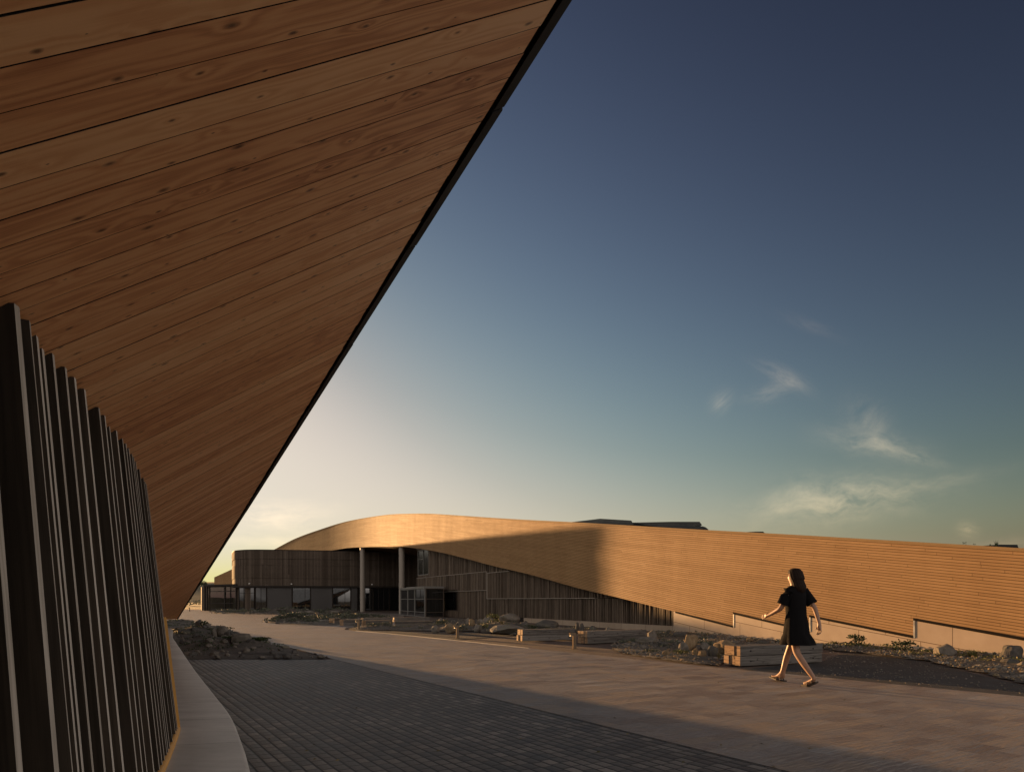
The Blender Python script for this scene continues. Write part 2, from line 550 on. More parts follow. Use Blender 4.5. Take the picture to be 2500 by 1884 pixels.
E1 = Vector((0.5225, -0.8526, 0.0))       # along the promenade, towards the camera
E2 = Vector((0.8526, 0.5225, 0.0))
M = {}
M['soffit'] = timber('larch_soffit_boards', (0.36, 0.122, 0.046), (0.68, 0.305, 0.125), (0.82, 0.44, 0.205), 0.5, True, 1.3, vary=0.58)
M['clad'] = timber('pale_cedar_boards', (0.21, 0.116, 0.050), (0.315, 0.183, 0.081), (0.40, 0.245, 0.118), 0.75, False, 0.32, 0.15, 0.15, 0.071, 2.9, 0.22, 0.22)
M['slat_side'] = timber('shaded_dark_slat', (0.020, 0.0145, 0.010), (0.036, 0.026, 0.018), (0.062, 0.045, 0.032), 0.75, False, 1.0, 0.3, 0.2)  # slat sides coloured darker to paint in the shade between slats
M['slat_front'] = timber('lit_weathered_slat', (0.26, 0.225, 0.185), (0.42, 0.37, 0.315), (0.54, 0.485, 0.42), 0.7, False, 1.0, 0.3, 0.25)  # weathered grey, painted paler for the sky light on the front faces
M['slat_far'] = timber('brown_weathered_slat', (0.055, 0.039, 0.027), (0.110, 0.079, 0.056), (0.20, 0.150, 0.108), 0.7, False, 0.8, 0.3, 0.25)
M['drum'] = timber('dark_vertical_boards', (0.038, 0.028, 0.021), (0.068, 0.052, 0.040), (0.11, 0.086, 0.068), 0.95, False, 0.8, 0.2, 0.04, 0.16, 30.0)
M['black'] = plain('black_metal', (0.012, 0.011, 0.010), 0.45, 0.0, 0.4)
M['backing'] = plain('black_membrane', (0.010, 0.008, 0.007), 0.8, 0.0, 0.2)
M['fascia'] = plain('dark_bronze_fascia', (0.022, 0.017, 0.014), 0.75, 0.0, 0.15)
M['gold'] = plain('golden_trim', (0.60, 0.31, 0.085), 0.6, 0.0, 0.2)  # golden-orange colour of the base rail and corner post
M['shade_strip'] = plain('shadow_strip_black', (0.014, 0.011, 0.009), 0.9, 0.0, 0.05)  # black strip painted in for the shadow line below the band
M['steel'] = plain('pale_steel_trim', (0.42, 0.40, 0.37), 0.35, 0.7, 0.5, 0.1)
M['capping'] = plain('timber_capping', (0.24, 0.155, 0.075), 0.8, 0.0, 0.1, 0.2, 3.0)
M['lobby_frame'] = plain('grey_lobby_frame', (0.16, 0.15, 0.135), 0.6, 0.0, 0.3, 0.1)
M['column'] = plain('pale_column', (0.26, 0.22, 0.18), 0.55, 0.0, 0.4, 0.12, 2.0)
M['darkpanel'] = plain('dark_panel', (0.030, 0.025, 0.022), 0.5, 0.0, 0.4, 0.2, 1.0)
M['solar'] = plain('dark_roof_metal', (0.020, 0.022, 0.026), 0.35, 0.4, 0.5, 0.1, 2.0)
M['sett'] = paving('dark_setts', E1, E2, 0.150, 0.102, 0.0105, [(0.045, 0.039, 0.033), (0.095, 0.084, 0.072), (0.150, 0.133, 0.114), (0.28, 0.25, 0.215)],
                   (0.006, 0.005, 0.004), 0.62, 0.5, 1.0, 0.35, 1.0, 0.30, 0.013)
M['path'] = paving('warm_stone_slabs', E2, E1, 0.42, 0.21, 0.003, [(0.115, 0.088, 0.071), (0.175, 0.140, 0.114), (0.205, 0.182, 0.164), (0.235, 0.178, 0.128), (0.265, 0.252, 0.242)],
                   (0.085, 0.072, 0.064), 0.50, 0.5, 0.9, 0.5, 0.70, 0.26, 0.0, 0.060)
M['gravel_ct'] = speckled('red_gravel_court', [(0.045, 0.032, 0.026), (0.105, 0.072, 0.055), (0.19, 0.135, 0.105)], 55.0, 0.9, 0.8, 0.012)
M['tarmac'] = speckled('dark_tarmac', [(0.020, 0.019, 0.019), (0.040, 0.038, 0.036), (0.075, 0.068, 0.062)], 70.0, 0.85, 0.8, 0.010)
M['soil'] = speckled('stony_soil', [(0.035, 0.029, 0.023), (0.095, 0.080, 0.064), (0.20, 0.165, 0.13)], 16.0, 0.95, 1.0, 0.03)
M['ground'] = speckled('rough_grassland', [(0.05, 0.042, 0.022), (0.09, 0.075, 0.04), (0.15, 0.12, 0.065)], 0.8, 0.95, 0.5, 0.05, 0.2, 0.03)
M['hill'] = speckled('hazy_fields', [(0.10, 0.085, 0.05), (0.17, 0.14, 0.085), (0.24, 0.19, 0.12)], 0.05, 0.95, 0.2, 0.05, 0.1, 0.008)
M['rock_grey'] = rock_mat('grey_brown_rock', (0.075, 0.064, 0.052), (0.165, 0.143, 0.118), (0.28, 0.248, 0.208))
M['rock_tan'] = rock_mat('ochre_rock', (0.10, 0.065, 0.035), (0.24, 0.16, 0.085), (0.36, 0.27, 0.17))
M['rock_dark'] = rock_mat('dark_rock', (0.040, 0.037, 0.034), (0.088, 0.080, 0.073), (0.16, 0.147, 0.133))
M['pebble'] = rock_mat('pebbles', (0.085, 0.070, 0.057), (0.19, 0.160, 0.132), (0.36, 0.31, 0.262))
M['leaf'] = leaf_mat('dark_green_leaf', (0.018, 0.028, 0.010), (0.055, 0.075, 0.025))
M['leaf_y'] = leaf_mat('yellow_green_leaf', (0.07, 0.075, 0.018), (0.17, 0.15, 0.045))
M['leaf_g'] = leaf_mat('grey_green_leaf', (0.045, 0.050, 0.032), (0.11, 0.11, 0.072))
M['grass'] = leaf_mat('dry_grass', (0.09, 0.075, 0.03), (0.22, 0.17, 0.08))
M['skin'] = plain('skin', (0.27, 0.145, 0.088), 0.5, 0.0, 0.4, 0.08, 12.0)
M['cloth'] = plain('black_cloth', (0.007, 0.0065, 0.007), 0.9, 0.0, 0.05, 0.3, 30.0)
M['hair'] = plain('dark_brown_hair', (0.016, 0.009, 0.006), 0.75, 0.0, 0.12, 0.4, 60.0)
M['leather'] = plain('dark_leather', (0.03, 0.018, 0.012), 0.5, 0.0, 0.4)


def concrete(name, c0, c1, c2, joints=0.0):
    m, nb, b = material(name)
    pos = nb.n('ShaderNodeNewGeometry', 'Position')
    a = nb.noise(pos, 2.2, 6.0, 0.62, 0.5)
    st = nb.noise(nb.v('MULTIPLY', pos, (1.2, 5.0, 1.2)), 1.6, 4.0, 0.6)
    f = nb.noise(pos, 60.0, 4.0, 0.7)
    t = nb.m('ADD', nb.m('MULTIPLY', a, 0.5), nb.m('MULTIPLY', st, 0.5))
    c = nb.ramp(t, [(0.32, c0), (0.5, c1), (0.68, c2)])
    c = nb.mix(nb.rng(f, 0.62, 0.75, 0.0, 0.5), c, tuple(q * 0.45 for q in c0))
    h = nb.m('ADD', nb.m('MULTIPLY', a, 0.5), nb.m('MULTIPLY', f, 0.3))
    if joints:
        uv = nb.n('ShaderNodeUVMap', props={'uv_map': 'UVMap'})
        u = nb.m('DIVIDE', nb.sep(uv)[0], joints)
        cell = nb.m('FLOOR', u)
        jn = nb.m('LESS_THAN', nb.m('SUBTRACT', u, cell), 0.007)
        tone = nb.n('ShaderNodeTexWhiteNoise', 'Value', props={'noise_dimensions': '1D'}, W=cell)
        c = nb.mix(nb.m('MULTIPLY', tone, 0.3), c, c0)
        c = nb.mix(nb.m('MULTIPLY', jn, 0.85), c, (0.03, 0.027, 0.024))
        h = nb.m('SUBTRACT', h, jn)
    finish(nb, b, c, nb.rng(a, 0.3, 0.7, 0.55, 0.75), h, 0.35, 0.006, 0.4)
    return m


M['plinth_concrete'] = concrete('pale_cast_concrete', (0.33, 0.30, 0.265), (0.46, 0.43, 0.39), (0.58, 0.55, 0.50), 1.05)
M['concrete'] = concrete('worn_concrete', (0.20, 0.175, 0.150), (0.31, 0.285, 0.250), (0.41, 0.385, 0.345))


def panel_mat():
    m, nb, b = material('stone_plinth_panels')
    uv = nb.n('ShaderNodeUVMap', props={'uv_map': 'UVMap'})
    u, v, _ = nb.sep(uv)
    br = nb.nt.nodes.new('ShaderNodeTexBrick')
    br.offset = 0.45
    for k, q in (('Scale', 1.0), ('Mortar Size', 0.009), ('Mortar Smooth', 0.0), ('Brick Width', 1.75), ('Row Height', 0.50)):
        br.inputs[k].default_value = q
    br.inputs['Color1'].default_value = (0, 0, 0, 1)
    br.inputs['Color2'].default_value = (1, 1, 1, 1)
    nb.put(br.inputs['Vector'], nb.xyz(u, v, 0))
    a = nb.noise(nb.xyz(u, v, 0), 1.7, 5.0, 0.6)
    c = nb.ramp(nb.m('ADD', nb.m('MULTIPLY', br.outputs[0], 0.18), nb.m('MULTIPLY', a, 0.8)), [(0.2, (0.28, 0.205, 0.143)), (0.8, (0.40, 0.31, 0.228))])
    c = nb.mix(br.outputs['Fac'], c, (0.10, 0.06, 0.035))
    finish(nb, b, c, 0.7, nb.m('SUBTRACT', nb.m('MULTIPLY', a, 0.2), br.outputs['Fac']), 0.4, 0.006, 0.3)
    return m


M['panel'] = panel_mat()


def glass_dark():
    m, nb, b = material('dark_reflective_glass')
    pos = nb.n('ShaderNodeTexCoord', 'Object')
    a = nb.noise(pos, 0.9, 2.0, 0.5)
    finish(nb, b, (0.006, 0.006, 0.006), 0.02, a, 0.04, 0.02, 0.5)
    b.inputs['IOR'].default_value = 2.1
    return m


def glass_clear():
    m, nb, b = material('clear_glass')
    nt = nb.nt
    tr = nt.nodes.new('ShaderNodeBsdfTransparent')
    tr.inputs[0].default_value = (0.82, 0.84, 0.82, 1)
    gl = nt.nodes.new('ShaderNodeBsdfGlossy')
    gl.inputs['Roughness'].default_value = 0.02
    fr = nb.n('ShaderNodeFresnel', IOR=1.5)
    mx = nt.nodes.new('ShaderNodeMixShader')
    nt.links.new(nb.m('ADD', fr, 0.04), mx.inputs[0])
    nt.links.new(tr.outputs[0], mx.inputs[1])
    nt.links.new(gl.outputs[0], mx.inputs[2])
    nt.links.new(mx.outputs[0], nt.nodes['Material Output'].inputs['Surface'])
    return m


M['glass'] = glass_dark()
M['tinted'] = plain('tinted_glass', (0.012, 0.012, 0.011), 0.22, 0.0, 0.12)
M['clear'] = glass_clear()


def bench_mat(name, d, m_, l):
    m, nb, b = material(name)
    uv = nb.n('ShaderNodeUVMap', props={'uv_map': 'UVMap'})
    u, v, _ = nb.sep(uv)
    rnd = nb.n('ShaderNodeAttribute', 'Fac', props={'attribute_name': 'rnd'})
    ur = nb.m('ADD', u, nb.m('MULTIPLY', rnd, 23.0))
    g = nb.noise(nb.xyz(nb.m('MULTIPLY', ur, 1.6), nb.m('MULTIPLY', v, 34.0), rnd), 1.0, 5.0, 0.65, 0.6)
    cr_ = nb.noise(nb.xyz(nb.m('MULTIPLY', ur, 0.8), nb.m('MULTIPLY', v, 11.0), nb.m('MULTIPLY', rnd, 9.0)), 1.0, 2.0, 0.5, 0.3)
    crack = nb.rng(nb.m('ABSOLUTE', nb.m('SUBTRACT', cr_, 0.5)), 0.0, 0.012, 1.0, 0.0)
    c = nb.ramp(nb.m('ADD', g, nb.m('MULTIPLY', nb.m('SUBTRACT', rnd, 0.5), 0.3)), [(0.28, d), (0.5, m_), (0.72, l)])
    c = nb.mix(nb.m('MULTIPLY', crack, 0.8), c, (0.02, 0.015, 0.012))
    finish(nb, b, c, 0.8, nb.m('SUBTRACT', g, crack), 0.7, 0.01, 0.25)
    return m


M['sleeper'] = bench_mat('weathered_oak_sleeper', (0.060, 0.052, 0.045), (0.108, 0.095, 0.084), (0.170, 0.153, 0.137))
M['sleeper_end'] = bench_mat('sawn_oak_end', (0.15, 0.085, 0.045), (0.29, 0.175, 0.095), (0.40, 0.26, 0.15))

# ---------------------------------------------------------------- ground sheets
def sheet(name, poly, z, mat, kind='structure'):
    mb = MB()
    mb.face([(p[0], p[1], z) for p in poly])
    o = mb.build(name, mat)
    return tag(o, kind=kind)


sheet('ground', [(-2500, -400), (2500, -400), (2500, 4200), (-2500, 4200)], -0.03, M['ground'])
sheet('gravel_court', [(-40, 20), (-4, -6), (30, -8), (40, 20), (20, 60), (-14, 96), (-70, 96)], -0.012, M['gravel_ct'])

border = [G(815, 1609), G(1300, 1724), G(1940, 1884)]
b0 = Vector((-3.75, 14.38, 0))
bfar = [G(440, 1513), G(520, 1530), G(560, 1540), G(600, 1553), G(647, 1569), G(720, 1583)]
sett_poly = [(-14, 14.39), (b0.x, b0.y), tuple((b0 + E1 * 26)[:2]), (4, -8), (-14, -8)]
sheet('sett_paving', sett_poly, 0.0, M['sett'])
right_edge = [(16.0, -4.0)] + [tuple(G(x, y)[:2]) for x, y in ((2500, 1700), (2277, 1679), (2000, 1652), (1756, 1630), (1500, 1603), (1300, 1583), (1180, 1570.5), (1100, 1562), (1026, 1554.5), (950, 1547), (873, 1540), (842, 1536.5))]
plaza_far = [tuple(G(x, y)[:2]) for x, y in ((845, 1531), (960, 1531), (990, 1518), (985, 1502))] + [(-9, 62), (-20, 72), (-34, 86), (-60, 92), (-60, 40)]
path_poly = [(b0.x, b0.y)] + [tuple(p[:2]) for p in bfar[::-1]]
path_poly = [tuple((b0 + E1 * 26)[:2])] + right_edge + plaza_far + [tuple(p[:2]) for p in bfar] + [(b0.x, b0.y)]
sheet('stone_promenade', path_poly, 0.004, M['path'])
tar = [G(2070, 1590), G(2250, 1612), G(2500, 1672), (11, 5.5, 0), (9.5, 5.5, 0), G(2500, 1700), G(2277, 1679), G(2000, 1652), G(1850, 1637), G(1812, 1632), G(2010, 1612)]
sheet('tarmac_strip', [tuple(p[:2]) for p in tar], -0.006, M['tarmac'])
tar2 = [G(873, 1539.5), G(950, 1546.5), G(1026, 1554), G(1100, 1561.5), G(1130, 1560), G(1180, 1556), G(1255, 1551), G(1150, 1541), G(1000, 1541), G(900, 1537)]
sheet('tarmac_apron', [tuple(p[:2]) for p in tar2], -0.005, M['tarmac'])
# steel kerb strip that catches the low sun
mb = MB()
kp = cr([G(x, y) for x, y in ((868, 1539), (950, 1546.8), (1026, 1554.2), (1100, 1561.8), (1180, 1570.2), (1290, 1582))], 6)
for a, b in zip(kp, kp[1:]):
    d = (b - a)
    nrm = Vector((-d.y, d.x, 0)).normalized() * 0.04
    mb.box(a + Vector((0, 0, -0.02)), d, nrm, (0, 0, 0.034))
tag(mb.build('kerb_strip', M['concrete']), kind='structure')

# planting beds: stony mounds
MOUNDS = []


def mound(x, d, wpx, depth, h):
    MOUNDS.append(((x - CX) / F * d, d, wpx / F * d * 0.5, depth, h))


def H(X, Y):
    z = 0.0
    for mx, my, sx, sy, h in MOUNDS:
        e = ((X - mx) / sx) ** 2 + ((Y - my) / sy) ** 2
        if e < 9:
            z = max(z, h * math.exp(-1.1 * e) + 0.0)
    n = mnoise.noise(Vector((X * 1.7, Y * 1.7, 0.3))) * 0.5 + mnoise.noise(Vector((X * 5, Y * 5, 1.3))) * 0.22
    return z * (1 + 0.35 * n) + 0.012


for a in ((545, 17.6, 150, 1.3, 0.29), (612, 17.0, 90, 0.9, 0.22), (500, 25.5, 120, 1.8, 0.25), (430, 33.5, 120, 1.6, 0.22), (505, 21.0, 60, 0.8, 0.18),
          (708, 39.5, 70, 1.2, 0.40), (765, 40.5, 110, 1.4, 0.16), (850, 47.0, 140, 2.0, 0.22), (560, 70, 120, 1.6, 0.25), (700, 66, 180, 1.6, 0.40), (830, 64, 120, 1.5, 0.35),
          (1230, 29.0, 190, 1.9, 0.27), (1130, 29.0, 110, 1.6, 0.20), (1060, 31.0, 110, 1.8, 0.16), (1370, 27.0, 200, 1.3, 0.13), (1270, 25.0, 120, 1.0, 0.12), (930, 30, 150, 0.7, 0.10),
          (1590, 19.0, 130, 1.1, 0.09), (1680, 18.0, 160, 1.6, 0.10), (1640, 23.0, 220, 1.2, 0.14), (1760, 19.5, 150, 1.2, 0.12), (1690, 14.5, 150, 0.8, 0.06),
          (1850, 19.0, 160, 0.9, 0.12), (2090, 17.6, 260, 0.9, 0.07), (2310, 15.4, 280, 1.0, 0.05), (2480, 13.6, 240, 1.0, 0.05), (2620, 12.4, 260, 1.0, 0.06)):
    mound(*a)


def bed(poly, step, name='planting_bed', mat='soil', shrink=0.0):
    """height-field mesh clipped to a ground polygon"""
    import bmesh
    bm = bmesh.new()
    xs, ys = [p[0] for p in poly], [p[1] for p in poly]
    nx, ny = int((max(xs) - min(xs)) / step) + 2, int((max(ys) - min(ys)) / step) + 2
    vs = {}
    for i in range(nx):
        for j in range(ny):
            x, y = min(xs) + i * step, min(ys) + j * step
            if in_poly(x, y, poly):
                # distance to outline fades height to nothing
                dm = 1e9
                for (ax, ay), (bx, by) in zip(poly, poly[1:] + poly[:1]):
                    l2 = (bx - ax) ** 2 + (by - ay) ** 2
                    t = max(0, min(1, ((x - ax) * (bx - ax) + (y - ay) * (by - ay)) / l2)) if l2 else 0
                    dm = min(dm, math.hypot(x - ax - t * (bx - ax), y - ay - t * (by - ay)))
                k = min(1.0, dm / 0.35)
                vs[(i, j)] = bm.verts.new((x, y, H(x, y) * k + (0.016 if dm > step * 0.7 else 0.007)))
    for i in range(nx):
        for j in range(ny):
            q = [vs.get(c) for c in ((i, j), (i + 1, j), (i + 1, j + 1), (i, j + 1))]
            if all(q):
                f = bm.faces.new(q)
                f.smooth = True
            elif sum(c is not None for c in q) == 3:
                f = bm.faces.new([c for c in q if c])
                f.smooth = True
    me = bpy.data.meshes.new(name)
    bm.to_mesh(me)
    bm.free()
    me.materials.append(M[mat])
    o = bpy.data.objects.new(name, me)
    COL.objects.link(o)
    return tag(o, kind='structure')


def gp(*pts):
    return [tuple(G(x, y)[:2]) for x, y in pts]


BED_A = [(-14, 14.42), (-3.8, 14.42)] + gp((760, 1596), (700, 1580), (645, 1569), (600, 1554), (560, 1541), (520, 1531), (470, 1522), (400, 1518)) + [(-24, 34), (-14, 20)]
BED_B = gp((643, 1519.5), (690, 1524), (800, 1527), (842, 1525), (842, 1519), (930, 1513), (960, 1509), (880, 1503), (760, 1503), (690, 1511))
BED_C = gp((515, 1497.5), (640, 1499), (760, 1499.5), (880, 1502), (880, 1496.5), (780, 1494.2), (640, 1493.6), (520, 1492.5))
BED_D = gp((838, 1536.3), (873, 1539), (900, 1537), (1000, 1540), (1150, 1541), (1255, 1551), (1290, 1553), (1440, 1540), (1480, 1537), (1320, 1527), (1180, 1513), (1085, 1508), (1050, 1516), (1062, 1532), (960, 1533), (870, 1531))
BED_E = gp((1500, 1592), (1560, 1603), (1640, 1614), (1755, 1627), (1770, 1618), (1850, 1590), (1985, 1572), (1760, 1552), (1646, 1541), (1585, 1540), (1585, 1566), (1510, 1570), (1490, 1576))
BED_F = gp((1985, 1577), (2020, 1588), (2075, 1592), (2250, 1613), (2400, 1645), (2500, 1672)) + [(11.3, 6.5), (14.2, 7.5)] + gp((2500, 1608), (2428, 1600), (2167, 1582), (2010, 1573))
bed(BED_A, 0.16)
bed(BED_B, 0.3)
bed(BED_C, 0.45)
bed(BED_D, 0.22)
bed(BED_E, 0.14)
bed(BED_F, 0.14)

# far fields
mb = MB()
rows = []
for j in range(9):
    row = []
    for i in range(60):
        X = -900 + i * 40
        Y = 330 + j * 70
        h = 26 * (j / 8) ** 1.3 + 3.5 * mnoise.noise(Vector((X * 0.004, Y * 0.004, 2))) * (j / 8)
        if i == 0 or i == 59 or j == 0:
            h = -1.0
        row.append((X, Y, h))
    rows.append(row)
rows.append([(x, y + 60, -2) for x, y, z in rows[-1]])
mb.grid(rows)
tag(mb.build('hill', M['hill']), kind='structure')

mb = MB()
rows = []
for j in range(7):
    rows.append([(-106 + i * 2.8, 84 + j * 2 + 0.06 * i, -0.06 + 1.7 * math.sin(math.pi * j / 6) * min(1, i / 3, (20 - i) / 2.0) + 0.25 * mnoise.noise(Vector((i * .7, j * .9, 4)))) for i in range(21)])
mb.grid(rows)
tag(mb.build('unseen_shade_bank', M['ground']), kind='structure')  # unseen bank, added to shade the far plaza

# ---------------------------------------------------------------- near building: the overhanging timber pavilion
def vdot(a, b):
    return a.x * b.x + a.y * b.y + a.z * b.z


RN, RT = P(1395, 0, 1) - Vector((0, 0, HC)), P(435, 1510, 1) - Vector((0, 0, HC))
DN, DT = 2.3, 28.0
EYE = Vector((0, 0, HC))
BD = (P(4115, -778, 1) - EYE).normalized()                 # board direction
NN = BD.cross(RN * DN - RT * DT).normalized()
if NN.z > 0:
    NN = -NN
NC = -vdot(NN, RN * DN)
BQ = NN.cross(BD).normalized()                             # across the boards
PO = EYE + RN * DN                                         # plane origin (near end of the fascia seen in the photo)
TIP = EYE + RT * DT


def hit(x, y):
    r = P(x, y, 1) - EYE
    return EYE + r * (-NC / vdot(NN, r))


def to_uv(p):
    q = p - PO
    return (vdot(q, BD), vdot(q, BQ))


def from_uv(u, v, off=0.0):
    return PO + BD * u + BQ * v - NN * off


pav = empty('timber_pavilion', (-3, 6, 0), 'timber pavilion with a sweeping board soffit overhead and dark slatted wall', 'building')
FD = (TIP - PO).normalized()
tip2 = hit(392, 1513)
near_end = PO - FD * 5.0
wall_top_pts = [(-4.2, -6.0), (-2.6, -3.0), (-1.75, -0.6), (-1.50, 0.7), (-1.44, 1.5), (-1.46, 2.0), (-1.57, 2.26), (-1.74, 2.75), (-1.96, 3.32), (-2.21, 3.95), (-2.60, 4.84), (-2.71, 5.08)]
WT = 2.12
in_dir = (tip2 - TIP).normalized()
# soffit outline in the plane's own coordinates (inner side runs behind the slatted wall)
inner_far = hit(340, 1200) + Vector((-2.5, 3.0, 0))
inner = []
for (x, y) in ((-4.5, -2.6), (-3.0, 1.0), (-3.6, 5.0)):
    z = PO.z + (-(NN.x * (x - PO.x) + NN.y * (y - PO.y))) / NN.z
    inner.append(Vector((x, y, z)))
outline = [to_uv(p) for p in [near_end, TIP, tip2, tip2 + in_dir * 2.0] + inner[::-1]]
umin, umax = min(p[0] for p in outline), max(p[0] for p in outline)
vmin, vmax = min(p[1] for p in outline), max(p[1] for p in outline)
BWID = 0.1143
mb = MB()
fa, fb = to_uv(near_end), to_uv(TIP)
voff = to_uv(hit(0, 168))[1]
k0 = int(math.floor((vmin - voff) / BWID)) - 1
k1 = int(math.ceil((vmax - voff) / BWID)) + 1
rr = random.Random(3)


def inset_outline():
    # pull the fascia side back a few centimetres so a dark shadow gap shows
    d = Vector((fb[0] - fa[0], fb[1] - fa[1], 0)).normalized()
    n = Vector((-d.y, d.x, 0))
    c = to_uv(hit(300, 700))
    if (c[0] - fa[0]) * n.x + (c[1] - fa[1]) * n.y < 0:
        n = -n
    return n


INN = inset_outline()


def clip_fascia(poly, off):
    out = []
    f = lambda p: (p[0] - fa[0]) * INN.x + (p[1] - fa[1]) * INN.y - off
    for a, b in zip(poly, poly[1:] + poly[:1]):
        A, B = f(a), f(b)
        if A >= 0:
            out.append(a)
        if (A >= 0) != (B >= 0):
            t = A / (A - B)
            out.append((a[0] + (b[0] - a[0]) * t, a[1] + (b[1] - a[1]) * t))
    return out


for k in range(k0, k1):
    gap = rr.uniform(0.0012, 0.0028)
    lo, hi = voff + k * BWID + gap, voff + (k + 1) * BWID - gap
    poly = clip_poly(clip_poly(outline, 1, lo, True), 1, hi, False)
    if len(poly) < 3:
        continue
    poly = clip_fascia(poly, 0.085 + rr.uniform(0, 0.008))
    if len(poly) < 3:
        continue
    # butt joints along the board
    L = 90.0
    s = min(p[0] for p in poly) - rr.uniform(0, L)
    e = max(p[0] for p in poly)
    while s < e:
        pp = clip_poly(clip_poly(poly, 0, s + 0.0008, True), 0, s + L - 0.0008, False)
        if len(pp) >= 3:
            rn = rr.random()
            dz = rr.uniform(0, 0.0015)
            base = [from_uv(p[0], p[1], dz) for p in pp]
            if (base[1] - base[0]).cross(base[2] - base[1]).dot(NN) < 0:
                base, pp = base[::-1], pp[::-1]
            mb.face(base, [(p[0], p[1] - lo) for p in pp], 0, rn)
            # board edges
            for q in range(len(pp)):
                w = (q + 1) % len(pp)
                mb.face([base[w], base[q], base[q] - NN * 0.018, base[w] - NN * 0.018], None, 1, rn)
        s += L
soffit = mb.build('soffit', [M['soffit'], M['backing']], pav)
mb = MB()
mb.face([from_uv(p[0], p[1], 0.016) for p in outline])
mb.build('soffit_backing', M['backing'], pav)
# fascia: three lengths of dark bronze edge with open joints
FW = Vector((0, 0, 1))
INV = (BD * INN.x + BQ * INN.y)
joint1 = (PO - near_end).length


def fas_at(y):     # distance along the fascia of the photo row y
    x = 1395 - (1395 - 435) * y / 1510.0
    return (hit(x, y) - near_end).dot(FD)


cuts = [0.0, fas_at(263), fas_at(598), fas_at(838), fas_at(1250), (TIP - near_end).length]
for k, (a, b) in enumerate(zip(cuts, cuts[1:])):
    mb = MB()
    o = near_end + FD * (a + 0.006) + NN * (0.006 if k % 2 else 0.004)
    mb.box(o, FD * (b - a - 0.012), INV * 0.062, FW * 0.26)
    mb.build('fascia', M['fascia'], pav, bevel=0.004)
mb = MB()
gbk = INV * 0.064
mb.face([near_end + gbk - NN * 0.03, TIP + gbk - NN * 0.03, TIP + INV * 0.12 - NN * 0.03, near_end + INV * 0.12 - NN * 0.03])
mb.build('shadow_gap', M['backing'], pav)
# roof over it and the end wall at the far tip
mb = MB()
up = Vector((0, 0, 0.26))
ridge_n, ridge_f = near_end + Vector((-9, -3, 1.6)), TIP + Vector((-9, 1.0, 2.0))
mb.face([near_end + up, TIP + up, ridge_f, ridge_n])
mb.face([ridge_n, ridge_f, ridge_f + Vector((-6, 1, -3.0)), ridge_n + Vector((-6, -1, -3))])
mb.build('roof', M['solar'], pav)
mb = MB()
e2 = tip2 + in_dir * 2.0
mb.face([TIP + Vector((0, 0.02, 0)), e2 + Vector((0, 0.02, 0)), ridge_f + Vector((-6, 1, -3.0)), ridge_f, TIP + up], [(0, 0), (5, 0), (10, 2), (5, 3), (0, 0.3)])
mb.build('end_wall', M['slat_side'], pav)
# curved plinth the wall stands on
ZP = 0.27
out_pts = [(-3.7, -6.0), (-2.0, -3.0), (-1.02, -0.6), (-0.84, 0.7), (-0.92, 1.6), (-1.05, 2.4), (-1.26, 3.25)] + [tuple(G(x, y, ZP)[:2]) for x, y in ((612, 1884), (606, 1850), (592, 1805), (564, 1742), (520, 1686), (475, 1630), (440, 1580), (420, 1551), (406, 1530))] + [(-16, 27), (-22, 31)]
base_off = table([(-6, 0.14), (2, 0.14), (3.3, 0.17), (5.1, 0.21)])
top_c = cr([(x, y, WT) for x, y in wall_top_pts], 24)


def wall_frame(pts):
    """list of (top point, base point, tangent, outward) along the wall by arc length"""
    res = []
    s = 0.0
    for k, p in enumerate(pts):
        t = (pts[min(k + 1, len(pts) - 1)] - pts[max(k - 1, 0)]).normalized()
        o = Vector((t.y, -t.x, 0))
        res.append((s, p, p + o * base_off(p.y) + Vector((0, 0, ZP - WT)), t, o))
        if k + 1 < len(pts):
            s += (pts[k + 1] - p).length
    return res


wf = wall_frame(top_c)
oc = cr([(x, y, ZP) for x, y in out_pts], 10)
mb = MB()
inner_line = [f[2] - f[4] * 0.35 for f in wf][::12]
far_in = [Vector((-7.2, 12.0, ZP)), Vector((-12, 20, ZP)), Vector((-18, 27, ZP)), Vector((-24, 31, ZP))]
prof = [(0.0, 0.0), (0.0, ZP - 0.04), (0.008, ZP - 0.016), (0.03, ZP)]      # rounded arris
rows, uvs = [], []
ul = 0.0
for k, p in enumerate(oc):
    ul += (p - oc[k - 1]).length if k else 0.0
    t = (oc[min(k + 1, len(oc) - 1)] - oc[max(k - 1, 0)]).normalized()
    i_ = Vector((-t.y, t.x, 0))
    row = [Vector((p.x, p.y, z)) + i_ * a for a, z in prof]
    row += [Vector((p.x, p.y, ZP)) + i_ * 0.03 + Vector((-0.97, -0.25, 0)) * a for a in (0.3, 0.6, 1.1)]
    rows.append(row)
    uvs.append([(ul, q) for q in range(len(row))])
mb.grid(rows, uvs)
plinth = mb.build('plinth', M['plinth_concrete'], pav)
# slatted wall
mb = MB()
slat_top = None
# tops measured along the visible stretch (distance along photo), irregular rhythm
vis = []
sW = wf[-1][0]


def at_s(s):
    s = max(s, 0.0)
    for a, b in zip(wf, wf[1:]):
        if a[0] <= s <= b[0]:
            t = (s - a[0]) / (b[0] - a[0])
            return tuple(a[k].lerp(b[k], t) for k in (1, 2, 3, 4))
    return wf[-1][1:]


